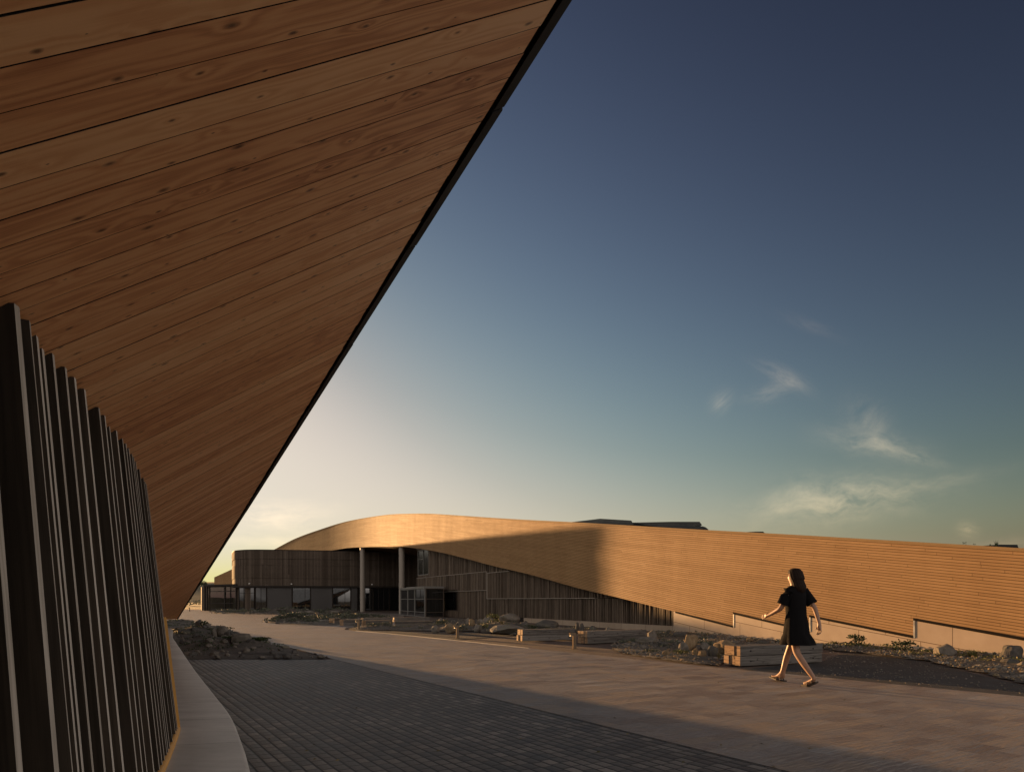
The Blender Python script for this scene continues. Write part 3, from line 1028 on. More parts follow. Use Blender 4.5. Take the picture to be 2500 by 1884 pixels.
rs = random.Random(21)
s = -0.01
pat = [0.118, 0.128, 0.075, 0.135, 0.110, 0.140, 0.095, 0.175, 0.150, 0.085, 0.130, 0.100, 0.165, 0.115]
k = 0
while s < sW - 0.03:
    tp, bs, t, o = at_s(s)
    th = rs.choice((0.021, 0.025, 0.029))
    dep = rs.choice((0.070, 0.080, 0.090))
    st = rs.choice((0.0, 0.0, -0.014))
    zcut = min(WT, 9)
    top = tp + o * st
    bot = bs + o * st + Vector((0, 0, 0.05))
    ez = top - bot
    # corner at the back of the slat
    oo = bot - o * dep
    rn = rs.random()
    c = [oo, oo + t * th, oo + t * th + o * dep, oo + o * dep]
    cc = [p + ez for p in c]
    L = ez.length
    u0 = rs.random() * 9
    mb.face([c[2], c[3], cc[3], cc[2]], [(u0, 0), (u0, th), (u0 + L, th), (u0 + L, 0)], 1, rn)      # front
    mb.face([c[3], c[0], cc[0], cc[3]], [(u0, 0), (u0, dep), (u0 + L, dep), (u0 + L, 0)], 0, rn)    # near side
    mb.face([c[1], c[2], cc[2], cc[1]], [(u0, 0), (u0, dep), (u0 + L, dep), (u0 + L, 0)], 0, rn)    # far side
    mb.face([cc[0], cc[1], cc[2], cc[3]], None, 0, rn)
    mb.face([c[3], c[2], c[1], c[0]], None, 0, rn)
    s += pat[k % len(pat)] * rs.uniform(0.85, 1.15)
    k += 1
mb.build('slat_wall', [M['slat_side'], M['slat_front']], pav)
mb = MB()
rows = [[f[1] - f[4] * 0.09 + Vector((0, 0, 0.3)), f[2] - f[4] * 0.09] for f in wf]
far = wf[-1]
rows += [[Vector((-7.6, 9.5, 2.4)), Vector((-7.4, 9.5, ZP))], [Vector((-14, 18, 2.0)), Vector((-14, 18, ZP))], [Vector((-22, 26, 1.2)), Vector((-22, 26, ZP))]]
mb.grid(rows)
mb.build('wall_backing', M['backing'], pav)
# golden trim: corner post and base rail
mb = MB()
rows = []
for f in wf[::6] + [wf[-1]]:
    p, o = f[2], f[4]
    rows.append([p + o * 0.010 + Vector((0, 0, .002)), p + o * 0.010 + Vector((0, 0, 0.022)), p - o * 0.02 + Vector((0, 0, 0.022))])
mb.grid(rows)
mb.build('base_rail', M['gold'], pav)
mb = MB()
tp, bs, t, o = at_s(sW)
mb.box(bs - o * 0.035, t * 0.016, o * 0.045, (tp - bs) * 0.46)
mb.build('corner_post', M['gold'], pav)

# ---------------------------------------------------------------- the long building opposite
bld = empty('visitor_centre', (0, 45, 0), 'long low building with a curving pale timber band sweeping down to the ground', 'building')
FA, FBv = Vector((10.9, 15.4, 0)), Vector((-0.421, 0.907, 0))
FNI = Vector((0.907, 0.421, 0))          # into the building


def line_depth(x):
    t = (x - CX) / F
    s = (FA.x - t * FA.y) / (t * FBv.y - FBv.x)
    return FA.y + s * FBv.y


rib_tab = []
_th = [(0, 25), (10, 25), (17, 27), (22, 31), (27, 34.5), (33, 36.8), (90, 37.3)]
_f = table(_th)
_X, _d, _s = -5.36, 50.4, 0.0
while CX + F * _X / _d > 560:
    rib_tab.append((CX + F * _X / _d, _d))
    _X, _d, _s = _X - math.sin(R(_f(_s))) * 1.5, _d + math.cos(R(_f(_s))) * 1.5, _s + 1.5
rib_tab = rib_tab[::-1]
rib_tab += [(1100, line_depth(1100)), (1140, line_depth(1140))]
rib_s = sorted([(p.x, p.y) for p in cr([(a, b, 0) for a, b in rib_tab], 8)])
rib_f = table(rib_s)


def rib_d(x):
    return line_depth(x) if x > 1120 else rib_f(x)


ytop = table(sorted((p.x, p.y) for p in cr([(640, 1356, 0), (668, 1342, 0), (720, 1315, 0), (780, 1293, 0), (850, 1272, 0), (940, 1257, 0), (1000, 1254, 0), (1050, 1254, 0), (1100, 1257, 0), (1200, 1264, 0), (1300, 1270, 0),
                                        (1400, 1275, 0), (1500, 1281, 0), (1700, 1293, 0), (1900, 1304, 0), (2100, 1316, 0), (2300, 1328, 0), (2500, 1340, 0), (3000, 1370, 0)], 6)))
YB = [(570, 1358), (668, 1358), (760, 1354), (800, 1345), (850, 1337), (900, 1334.5), (960, 1334), (1010, 1337), (1071, 1347), (1130, 1361), (1193, 1378), (1305, 1405), (1407, 1434), (1509, 1458), (1649, 1493)]
ybot_l = table(sorted((p.x, p.y) for p in cr([(a, b, 0) for a, b in YB], 6)))
steps = [(1649, 1493, 1790, 1528.5), (1790, 1495.5, 1976, 1539), (1976, 1502.5, 2230, 1553.5), (2230, 1510, 2620, 1580), (2620, 1515, 3000, 1600)]


def rib_cols():
    xs = [600 + k * 8 for k in range(int((1649 - 600) / 8))] + [1649]
    cols = [(x, ytop(x), ybot_l(x)) for x in xs]
    for x0, y0, x1, y1 in steps:
        n = max(2, int((x1 - x0) / 30))
        for k in range(n + 1):
            x = x0 + (x1 - x0) * k / n
            cols.append((x, ytop(x), y0 + (y1 - y0) * k / n))
    return cols


cols = rib_cols()
segs, cur = [], []
for c in cols:
    if cur and abs(cur[-1][0] - c[0]) < 1e-6:
        segs.append(cur)
        cur = []
    cur.append(c)
segs.append(cur)
mb = MB()
rib_rows = []
u = 0.0
prev = None
for seg in segs:
    rows, uvs = [], []
    for x, yt, yb in seg:
        d = rib_d(x)
        top, bot = P(x, yt, d), P(x, yb, d)
        if prev is not None:
            u += math.hypot(top.x - prev.x, top.y - prev.y)
        prev = top
        NV = 6
        rows.append([top.lerp(bot, k / NV) for k in range(NV + 1)])
        uvs.append([(u, -(top.z - bot.z) * k / NV) for k in range(NV + 1)])
    mb.grid(rows, uvs, smooth=seg[0][0] < 1640)
    rib_rows += rows
mb.build('timber_band', M['clad'], bld)
# capping along the top of the band, then its underside
mb = MB()
for a, b in zip(rib_rows, rib_rows[1:]):
    d = b[0] - a[0]
    if d.length < 0.01:
        continue
    n = Vector((d.y, -d.x, 0)).normalized()
    if n.dot(Vector((-0.9, -0.4, 0))) < 0:
        n = -n
    mb.face([a[0] + n * 0.02 + Vector((0, 0, -0.05)), b[0] + n * 0.02 + Vector((0, 0, -0.05)), b[0] + n * 0.02 + Vector((0, 0, 0.02)), a[0] + n * 0.02 + Vector((0, 0, 0.02))])
    mb.face([a[0] + n * 0.02 + Vector((0, 0, 0.02)), b[0] + n * 0.02 + Vector((0, 0, 0.02)), b[0] - n * 0.25 + Vector((0, 0, 0.02)), a[0] - n * 0.25 + Vector((0, 0, 0.02))])
mb.build('band_capping', M['capping'], bld)
mb = MB()
rows = []
for x, yt, yb in cols:
    d = rib_d(x)
    b = P(x, yb, d)
    if x < 1040:
        w = max(0.6, 79.5 - d)
        rows.append([b, b + Vector((0.12 * w, w, 0.0))])
    else:
        k = min(1.0, (x - 1040) / 60.0)
        w0 = max(0.6, 79.5 - d) * (1 - k) + 0.9 * k
        dirv = Vector((0.12, 1, 0)).lerp(FNI, k)
        rows.append([b, b + dirv * w0])
mb.grid(rows)
mb.build('band_underside', M['clad'], bld)
# roof behind the band
mb = MB()
rows = []
for r in rib_rows:
    p = r[0] + Vector((0, 0, -0.06))
    iv = Vector((0.70, 0.71, 0)) if p.y < 55 else Vector((0.45, 0.89, 0))
    rows.append([p, p + iv * 9 + Vector((0, 0, -0.25)), p + iv * 18 + Vector((0, 0, -1.5))])
mb.grid(rows)
mb.build('roof', M['solar'], bld)
# dark strips standing for the shadow gap under the band, with step trims
for k, (x0, y0, x1, y1) in enumerate(steps[:4]):
    mb = MB()
    a, b = P(x0, y0, line_depth(x0)), P(x1, y1, line_depth(x1))
    mb.box(a - FNI * 0.010 + Vector((0, 0, -0.04)), b - a, FNI * 0.010, (0, 0, 0.065))
    mb.build('shadow_strip', M['shade_strip'], bld)
    if k:
        px0, py0, px1, py1 = steps[k - 1]
        c = P(px1, py1, line_depth(px1))
        mb = MB()
        mb.box(c - FNI * 0.008 + Vector((0, 0, -0.03)), -FBv * 0.045, FNI * 0.008, Vector((0, 0, (a.z - c.z) + 0.05)))
        mb.build('step_trim', M['steel'], bld)
# stone plinth under the band
mb = MB()
rows, uvs = [], []
for k in range(40):
    x = 1644 + (3000 - 1644) * k / 39
    d = line_depth(x)
    yb = 1470 if x > 1655 else 1493
    s_ = (d - FA.y) / FBv.y
    p = P(x, 1464, d) + FNI * 0.005
    zt = 1.25 if x > 1690 else 0.85
    rows.append([Vector((p.x, p.y, -0.05)), Vector((p.x, p.y, zt))])
    uvs.append([(s_, -0.05 - 0.125 * s_ + 3.0), (s_, zt - 0.125 * s_ + 3.0)])
mb.grid(rows, uvs, smooth=False)
mb.build('stone_plinth', M['panel'], bld)
mb = MB()
a, b = P(1262, 1464, line_depth(1262)), P(1648, 1464, line_depth(1648))
a, b = a + FNI * 0.42, b + FNI * 0.42
a.z = b.z = -0.05
mb.box(a, b - a, FNI * 0.3, (0, 0, 0.29))
mb.build('stone_base', M['panel'], bld)

# recessed slatted wall under the band
WO = 0.55      # set back behind the band


def wl(x, z, off=WO):
    """point on the recessed wall plane seen at picture column x"""
    A = FA + FNI * off
    t = (x - CX) / F
    s = (A.x - t * A.y) / (t * FBv.y - FBv.x)
    p = A + FBv * s
    return Vector((p.x, p.y, z))


def wl_s(x, off=WO):
    p = wl(x, 0, off)
    return (p - (FA + FNI * off)).dot(FBv)


SA, SB = wl_s(1648), wl_s(1021.5)
S_mid = wl_s(1194)


def band_bottom_z(sv, off):
    p = FA + FNI * off + FBv * sv
    x = CX + F * p.x / p.y
    y = ybot_l(min(max(x, 700), 1649))
    return HC + (HY - y) / F * rib_d(x) + 0.25


WINS = [(1022, 1048, 3.27, 5.35), (1080, 1120, 0.45, 2.0)]      # picture columns, heights
win_s = [(wl_s(b), wl_s(a), z0, z1) for a, b, z0, z1 in WINS]
tiers_far = [(0.0, 1.86, 0.0), (1.86, 3.05, 0.07), (3.05, 9.0, 0.0)]
tiers_near = [(0.24, 1.33, 0.0), (1.33, 2.95, 0.05), (2.95, 9.0, 0.05)]
rs = random.Random(5)


def slat_tier(z0, z1, out, s0, s1, name):
    mb = MB()
    s = s0
    while s < s1:
        far = (s - SA) / (SB - SA)
        w = rs.choice((0.035, 0.045, 0.05, 0.07))
        gap = rs.choice((0.025, 0.04, 0.06, 0.09)) * (1.15 - 0.5 * far)
        dep = rs.choice((0.05, 0.07, 0.09)) + out
        zt = min(z1 - 0.015, band_bottom_z(s, WO))
        segs = [(z0 + 0.01, zt)]
        for a, b, wz0, wz1 in win_s:
            if a - 0.02 < s < b:
                ns = []
                for q0, q1 in segs:
                    if wz1 <= q0 or wz0 >= q1:
                        ns.append((q0, q1))
                    else:
                        if wz0 > q0 + 0.05:
                            ns.append((q0, wz0))
                        if wz1 < q1 - 0.05:
                            ns.append((wz1, q1))
                segs = ns
        for q0, q1 in segs:
            if q1 - q0 < 0.05:
                continue
            o = FA + FNI * WO + FBv * s + Vector((0, 0, q0))
            rn = rs.random()
            ez, ex, ey = Vector((0, 0, q1 - q0)), FBv * w, -FNI * dep
            c = [o, o + ex, o + ex + ey, o + ey]
            cc = [p + ez for p in c]
            L = q1 - q0
            u0 = rs.random() * 9
            for i, j, wd in ((3, 2, w), (0, 3, dep), (2, 1, dep)):
                mb.face([c[i], c[j], cc[j], cc[i]], [(u0, 0), (u0, wd), (u0 + L, wd), (u0 + L, 0)], 0, rn)
            mb.face([cc[0], cc[3], cc[2], cc[1]], None, 0, rn)
        s += w + gap
    return mb.build(name, M['slat_far'], bld)


for z0, z1, out in tiers_near:
    slat_tier(z0, z1, out, SA, S_mid, 'slat_cladding')
for z0, z1, out in tiers_far:
    slat_tier(z0, z1, out, S_mid + 0.02, SB, 'slat_cladding')
mb = MB()
a, b = FA + FNI * (WO + 0.02) + FBv * SA, FA + FNI * (WO + 0.02) + FBv * SB
n = 30
rows = []
for k in range(n + 1):
    sv = SA + (SB - SA) * k / n
    p = FA + FNI * (WO + 0.02) + FBv * sv
    rows.append([Vector((p.x, p.y, -0.05)), Vector((p.x, p.y, band_bottom_z(sv, WO) + 0.2))])
mb.grid(rows, smooth=False)
ret = FA + FNI * (WO + 0.02) + FBv * SB
far_in_pt = ret + Vector((2.0, 20, 0))
mb.grid([[Vector((ret.x, ret.y, -0.05)), Vector((ret.x, ret.y, 6.6))], [Vector((far_in_pt.x, far_in_pt.y, -0.05)), Vector((far_in_pt.x, far_in_pt.y, 6.6))]], smooth=False)
mb.build('cladding_backing', M['backing'], bld)
# thin drip ledges between the tiers
for s0, s1, z, out in ((S_mid + 0.02, SB, 3.05, 0.19), (S_mid + 0.02, wl_s(1075), 1.86, 0.18), (wl_s(1459), S_mid, 1.33, 0.16), (wl_s(1248), S_mid, 2.95, 0.16), (wl_s(1070), SB, 5.45, 0.16)):
    mb = MB()
    o = FA + FNI * (WO - out) + FBv * s0 + Vector((0, 0, z - 0.012))
    mb.box(o, FBv * (s1 - s0), FNI * out, (0, 0, 0.03))
    mb.build('drip_ledge', M['column'], bld)
# vertical trim where the tiers change height
mb = MB()
mb.box(FA + FNI * (WO - 0.17) + FBv * S_mid + Vector((0, 0, 1.33)), FBv * 0.035, FNI * 0.17, (0, 0, 1.72))
mb.build('tier_trim', M['column'], bld)


def framed(name, o, ex, ez, nrm, mull=(), trans=(), fw=0.05, mat_f='column', mat_g='glass', depth=0.08, parent=bld):
    """window: frame with bars (part) and a pane (sub-part). o = lower corner, nrm points outwards"""
    o, ex, ez = Vector(o), Vector(ex), Vector(ez)
    ux, uz = ex.normalized(), ez.normalized()
    mb = MB()
    d = nrm * depth
    mb.box(o, ux * fw, uz * ez.length, d)
    mb.box(o + ex - ux * fw, ux * fw, uz * ez.length, d)
    mb.box(o + ux * fw, ex - ux * 2 * fw, uz * fw, d)
    mb.box(o + ez - uz * fw + ux * fw, ex - ux * 2 * fw, uz * fw, d)
    for m_ in mull:
        mb.box(o + ex * m_ - ux * fw * 0.4 + uz * fw, ux * fw * 0.8, ez - uz * 2 * fw, d * 0.9)
    for t0, t1, h in trans:
        mb.box(o + ex * t0 + ux * fw * 0.5 + ez * h, ex * (t1 - t0) - ux * fw, uz * fw * 0.8, d * 0.8)
    f = mb.build(name, M[mat_f], parent)
    mb = MB()
    q = o + nrm * depth * 0.3 + ux * 0.01 + uz * 0.01
    mb.face([q, q + ex - ux * 0.02, q + ex - ux * 0.02 + ez - uz * 0.02, q + ez - uz * 0.02])
    mb.build('pane', M[mat_g], f)
    return f


(sa, sb, z0, z1) = win_s[0]
framed('window', FA + FNI * (WO + 0.0) + FBv * sb + Vector((0, 0, z0)), FBv * (sa - sb), (0, 0, z1 - z0), -FNI, (0.5,), ((0.0, 0.5, 0.62),), 0.06, 'lobby_frame', 'tinted')
(sa, sb, z0, z1) = win_s[1]
framed('window', FA + FNI * (WO + 0.0) + FBv * sb + Vector((0, 0, z0)), FBv * (sa - sb), (0, 0, z1 - z0), -FNI, (), (), 0.06, 'slat_far')

# glazed lobby projecting from the wall
lw = Vector((3.1, -8.3, 0))
l0 = Vector((-9.35, 57.6, 0))
l1 = l0 + lw
lin = Vector((0.94, 0.35, 0))
mb = MB()
mb.box(l0 + Vector((-0.05, 0, 2.10)) - lin * 0.08, lw + lw.normalized() * 0.1, lin * 1.5, (0, 0, 0.14))
mb.build('lobby_roof', M['lobby_frame'], bld)
for a, b in ((0.0, 0.33), (0.33, 0.62), (0.62, 1.0)):
    framed('lobby_glazing', l0 + lw * a + Vector((0, 0, 0.0)), lw * (b - a), (0, 0, 2.10), -lin, (), ((0.0, 1.0, 0.62), (0.0, 1.0, 0.16)), 0.05, 'lobby_frame')
framed('lobby_glazing', l1, lin * 1.35, (0, 0, 2.10), lw.normalized(), (), ((0, 1, 0.62), (0, 1, 0.16)), 0.05, 'slat_far')
mb = MB()
mb.box(l0 + lin * 0.4 + Vector((0, 0, 2.26)), lw * 0.25, lin * 0.5, (0, 0, 0.06))
mb.build('lobby_roof_unit', M['steel'], bld)

# columns of the entrance recess
for x, d, yt in ((885, 72.3, 1336), (981, 60.6, 1335)):
    p = P(x, HY, d)
    top = HC + (HY - ybot_l(x)) / F * rib_d(x) + 0.01
    mb = MB()
    mb.tube([(p.x, p.y, -0.02), (p.x, p.y, top)], 0.26, 24)
    mb.build('column', M['column'], bld)

# rounded dark wing on the left
DR = [(567, 90), (567.2, 84), (567.8, 80), (569.5, 77.3), (574, 75.7), (588, 74.6), (620, 73.9), (700, 74.4), (810, 75.6), (900, 76.6), (960, 77.6), (1014, 79.0), (1050, 80.0)]
drp = cr([P(x, HY, d) for x, d in DR], 8)
for p in drp:
    p.z = 0
ZD = HC + (HY - 1342.5) / F * 74.6
bands = [(2.80, 3.62, 0.00), (3.62, 5.02, 0.04), (5.02, 5.72, 0.0), (5.72, ZD, 0.05)]
lens = [0.0]
for a, b in zip(drp, drp[1:]):
    lens.append(lens[-1] + (b - a).length)


def drum_norm(k):
    t = (drp[min(k + 1, len(drp) - 1)] - drp[max(k - 1, 0)]).normalized()
    n = Vector((t.y, -t.x, 0))
    return n


for z0, z1, out in bands:
    mb = MB()
    rows, uvs = [], []
    for k, p in enumerate(drp):
        q = p + drum_norm(k) * out
        qi = p - drum_norm(k) * 0.05
        rows.append([Vector((qi.x, qi.y, z0)), Vector((q.x, q.y, z0)), Vector((q.x, q.y, z1 - 0.02)), Vector((qi.x, qi.y, z1 - 0.02))])
        uvs.append([(z0 - 0.05, lens[k]), (z0, lens[k]), (z1, lens[k]), (z1 + 0.05, lens[k])])
    mb.grid(rows, uvs, smooth=False)
    mb.build('curved_wall', M['drum'], bld)
mb = MB()
rows = [[Vector((p.x, p.y, -0.05)) - drum_norm(k) * 0.12, Vector((p.x, p.y, ZD - 0.04)) - drum_norm(k) * 0.12] for k, p in enumerate(drp)]
uvs = [[(-0.05, lens[k]), (ZD, lens[k])] for k in range(len(drp))]
mb.grid(rows, uvs, smooth=False)
mb.build('lower_wall', M['drum'], bld)
mb = MB()
mb.face([Vector((p.x, p.y, ZD - 0.03)) for p in drp] + [Vector((4, 95, ZD)), Vector((-36, 95, ZD))])
mb.build('wing_roof', M['solar'], bld)
mb = MB()
rows = [[Vector((p.x, p.y, ZD - 0.05)) + drum_norm(k) * 0.07, Vector((p.x, p.y, ZD + 0.03)) + drum_norm(k) * 0.07, Vector((p.x, p.y, ZD + 0.03)) - drum_norm(k) * 0.3] for k, p in enumerate(drp)]
mb.grid(rows, smooth=False)
mb.build('parapet_trim', M['fascia'], bld)
# canopy slab line over the glazing
mb = MB()
rows = [[Vector((p.x, p.y, 2.62)) - drum_norm(k) * 0.1, Vector((p.x, p.y, 2.62)) + drum_norm(k) * 0.35, Vector((p.x, p.y, 2.80)) + drum_norm(k) * 0.35, Vector((p.x, p.y, 2.80)) - drum_norm(k) * 0.05] for k, p in enumerate(drp)]
mb.grid(rows, smooth=False)
mb.build('canopy_edge', M['fascia'], bld)


def drum_at(x):
    best = None
    for a, b, k in zip(drp, drp[1:], range(len(drp))):
        xa, xb = CX + F * a.x / a.y, CX + F * b.x / b.y
        if a.y < 82 and k > 30 and min(xa, xb) <= x <= max(xa, xb):
            t = (x - xa) / (xb - xa)
            return a.lerp(b, t), drum_norm(k)
    return drp[-1], drum_norm(len(drp) - 1)


def drum_panel(x0, x1, z0, z1, kind, **kw):
    a, na = drum_at(x0)
    b, nb_ = drum_at(x1)
    nrm = (na + nb_).normalized()
    o = Vector((a.x, a.y, z0)) + nrm * 0.02
    ex = Vector((b.x - a.x, b.y - a.y, 0))
    if kind == 'panel':
        mb = MB()
        mb.box(o, ex, (0, 0, z1 - z0), nrm * 0.06)
        mb.build('wall_panel', M['darkpanel'], bld)
    else:
        framed('window', o, ex, (0, 0, z1 - z0), nrm, mat_f='fascia', **kw)


drum_panel(584, 622, 0.05, 2.6, 'glass', mull=(0.33, 0.68), trans=((0, 1, 0.76),))
drum_panel(624, 651, 0.05, 2.6, 'glass', mull=(0.5,))
drum_panel(653, 712, 0.05, 2.6, 'panel')
drum_panel(714, 758, 0.15, 2.6, 'glass', mull=(0.70,))
drum_panel(759.5, 811, 0.05, 2.6, 'panel')
drum_panel(812.5, 856, 0.15, 2.6, 'glass', mull=(0.68,), trans=((0, 0.68, 0.72),))
drum_panel(858, 872, 0.05, 2.6, 'panel')
drum_panel(873.5, 910, 0.05, 2.6, 'glass', mull=(0.5,))
drum_panel(911, 950, 0.05, 2.6, 'glass', mull=(0.33, 0.66))
drum_panel(951, 1008, 0.05, 2.6, 'glass', mull=(0.5,))
# small lights on the wing wall
for x, y in ((712, 1425), (908, 1426), (611, 1424)):
    p, n_ = drum_at(x)
    z = HC + (HY - y) / F * p.y
    mb = MB()
    mb.box(Vector((p.x - 0.07, p.y, z - 0.07)) + n_ * 0.04, (0.14, 0, 0), n_ * 0.16, (0, 0, 0.14))
    mb.build('wall_light', M['steel'], bld, bevel=0.02)

# glazed corner pavilion at the wing's left end
ca, cb = P(507, HY, 80), P(578, HY, 75.3)
cc_ = ca + Vector((-1.5, 9, 0))
for p in (ca, cb, cc_):
    p.z = 0
mb = MB()
cd = cb + Vector((-2, 12, 0))
for p in (cd,):
    p.z = 0
mb.prism([ca + Vector((-0.35, -0.35, 2.82)), cb + Vector((0.1, -0.35, 2.82)), cd + Vector((0, 0, 2.82)), cc_ + Vector((-0.3, 0, 2.82))], (0, 0, 0.2))
mb.build('canopy_roof', M['fascia'], bld)
ab = cb - ca
nrm = Vector((ab.y, -ab.x, 0)).normalized()
for t0, t1 in ((0.0, 0.62), (0.62, 1.0)):
    framed('glass_wall', ca + ab * t0, ab * (t1 - t0), (0, 0, 2.82), nrm, (0.5,) if t0 else (), ((0, 1, 0.78), (0, 1, 0.30)), 0.10, 'fascia', 'clear', 0.1)
ac = cc_ - ca
framed('glass_wall', ca, ac, (0, 0, 2.82), Vector((-1, -0.1, 0)).normalized(), (0.33, 0.66), (), 0.10, 'fascia', 'clear', 0.1)
mb = MB()
mb.box(ca + Vector((-0.28, -0.3, 0)), (0.16, 0, 0), (0, 0.16, 0), (0, 0, 2.82))
mb.build('post', M['fascia'], bld)
# timber drum seen inside the glass
mb = MB()
p0 = P(548, HY, 83.5)
rows, uvs = [], []
for k in range(25):
    a_ = math.pi * (0.75 + 1.1 * k / 24)
    q = Vector((p0.x + 2.6 * math.cos(a_), p0.y + 2.6 * math.sin(a_), 0))
    rows.append([q, q + Vector((0, 0, 2.8))])
    uvs.append([(0, k * 0.37), (2.8, k * 0.37)])
mb.grid(rows, uvs)
mb.build('inner_drum', M['slat_far'], bld)
# end of the pale band behind the wing
mb = MB()
e0, e1 = P(523, HY, 95), P(575, HY, 92)
zt0, zt1 = HC + (HY - 1408.5) / F * 95, HC + (HY - 1385) / F * 92
ev = Vector((4, 10, 0))
a0, a1 = Vector((e0.x, e0.y, 0)), Vector((e1.x, e1.y, 0))
mb.face([a0, a1, a1 + Vector((0, 0, zt1)), a0 + Vector((0, 0, zt0))], [(0, 0), (3, 0), (3, zt1), (0, zt0)])
mb.face([a0 + ev, a0, a0 + Vector((0, 0, zt0)), a0 + ev + Vector((0, 0, zt0))], [(0, 0), (10, 0), (10, zt0), (0, zt0)])
mb.face([a0 + Vector((0, 0, zt0)), a1 + Vector((0, 0, zt1)), a1 + ev + Vector((0, 0, zt1)), a0 + ev + Vector((0, 0, zt0))])
mb.build('band_end', M['clad'], bld)

# dark low rooflights behind the top of the band
for pts in (((1377, 1276), (1465, 1265.5), (1541, 1270), (1548, 1280), (1470, 1290)), ((1545, 1275), (1640, 1273), (1708, 1273), (1714, 1281), (1640, 1292)), ((1630, 1284), (1715, 1284), (1722, 1286), (1730, 1292), (1650, 1300)),
            ((1815, 1298.5), (1845, 1297), (1863, 1297), (1868, 1301), (1840, 1312)), ((2395, 1332), (2440, 1328.5), (2484, 1329), (2487, 1338), (2430, 1352))):
    xm = sum(p[0] for p in pts) / 5
    d = line_depth(xm) * 1.03 + 0.8
    mb = MB()
    fr = [P(x, y, line_depth(x) * 1.02 + 0.6) for x, y in pts]
    bk = [p + Vector((0.22, 1.6, 0.0)) for p in fr]
    n = len(fr)
    mb.face(fr[::-1])
    for k in range(n):
        q = (k + 1) % n
        mb.face([fr[k], fr[q], bk[q], bk[k]])
    mb.face(bk)
    mb.build('rooflight', M['solar'], bld)

# ---------------------------------------------------------------- benches of stacked oak sleepers
def bench(near, far, width, height, label, group, extra=None):
    """near, far: ground points of the camera-side long edge; the left end shows"""
    near, far = Vector(near), Vector(far)
    ex = far - near
    L = ex.length
    ux = ex.normalized()
    uy = Vector((-ux.y, ux.x, 0))
    if uy.y < 0:
        uy = -uy
    root = empty('timber_bench', near.lerp(far, 0.5) + uy * width / 2, label, 'bench', group)
    rb = random.Random(int(near.x * 100) + 5)
    hh = height / 2
    for lev in range(2):
        for k in range(3):
            mb = MB()
            w = width / 3
            jx = rb.uniform(-0.015, 0.015)
            o = near + ux * jx + uy * (k * w + 0.004) + Vector((0, 0, lev * hh + (0.012 if lev == 0 else 0.009)))
            rn = rb.random()
            c = Vector(o)
            mb.box(c, ux * (L + rb.uniform(-0.01, 0.01)), uy * (w - 0.010), (0, 0, hh - 0.012), 0, rn, {3: 1, 5: 1})
            sl = mb.build('sleeper', [M['sleeper'], M['sleeper_end']], root, bevel=0.006)
    for lev in range(2):
        for q in ((0.12, 0.5, 0.88) if L > 1.0 else (0.5,)):
            mb = MB()
            c = near + ux * (L * q) + Vector((0, 0, (lev + 0.5) * hh)) - uy * 0.004
            mb.tube([c + uy * 0.010, c], 0.014, 10)
            mb.build('bolt_hole', M['backing'], root)
    return root


bench(G(1807.5, 1627), G(2008, 1616.5), 0.44, 0.385, 'nearest timber bench, on the tarmac behind the walking person', 'stacked timber benches')
bench(G(1275.5, 1565.5), G(1404, 1562), 0.40, 0.36, 'timber bench with sunlit end, just left of the biggest bollard', 'stacked timber benches')
bench(G(1433.5, 1572), G(1579, 1566), 0.44, 0.37, 'timber bench just right of the biggest bollard, its top end sunlit', 'stacked timber benches')
bench(G(838.5, 1527.5), G(885, 1526), 0.34, 0.30, 'far timber bench with sunlit end, leftmost of the lit row', 'stacked timber benches')
bench(G(893, 1529.8), G(959, 1527.5), 0.34, 0.29, 'far timber bench in the lit row, behind the small bollard', 'stacked timber benches')
bench(G(966, 1529.5), G(1058, 1528.5), 0.34, 0.26, 'far timber bench with sunlit end, rightmost of the lit row', 'stacked timber benches')
bench(G(962, 1518), G(1049, 1517), 0.34, 0.26, 'shaded timber bench in front of the glazed lobby', 'stacked timber benches')
bench(G(886, 1519.5), G(958, 1518), 0.34, 0.26, 'shaded timber bench below the left column', 'stacked timber benches')
bench(G(817, 1521.5), G(832, 1520.5), 0.34, 0.28, 'short pale bench end beside the low rock bed', 'stacked timber benches')

# ---------------------------------------------------------------- bollard lights
def make_bollard(loc):
    root = empty('bollard_light', loc, 'x', 'bollard', 'low bollard lights along the promenade')
    # head points to the left, along the promenade
    ux = Vector((-0.93, -0.37, 0)).normalized()
    uy = Vector((-ux.y, ux.x, 0))
    mb = MB()
    mb.box(Vector(loc) - ux * 0.04 - uy * 0.04, ux * 0.08, uy * 0.08, (0, 0, 0.34))
    mb.build('post', M['bollard'], root, bevel=0.003)
    mb = MB()
    mb.box(Vector(loc) - ux * 0.04 - uy * 0.042 + Vector((0, 0, 0.343)), ux * 0.17, uy * 0.084, (0, 0, 0.072))
    mb.build('lamp_head', M['bollard'], root, bevel=0.003)
    mb = MB()
    mb.box(Vector(loc) + ux * 0.058 - uy * 0.04 + Vector((0, 0, 0.337)), ux * 0.055, uy * 0.08, (0, 0, 0.005))
    mb.build('lens', M['steel'], root)
    mb = MB()
    mb.box(Vector(loc) - ux * 0.07 - uy * 0.07 + Vector((0, 0, 0.0)), ux * 0.14, uy * 0.14, (0, 0, 0.012))
    mb.build('base_plate', M['bollard'], root)
    return root


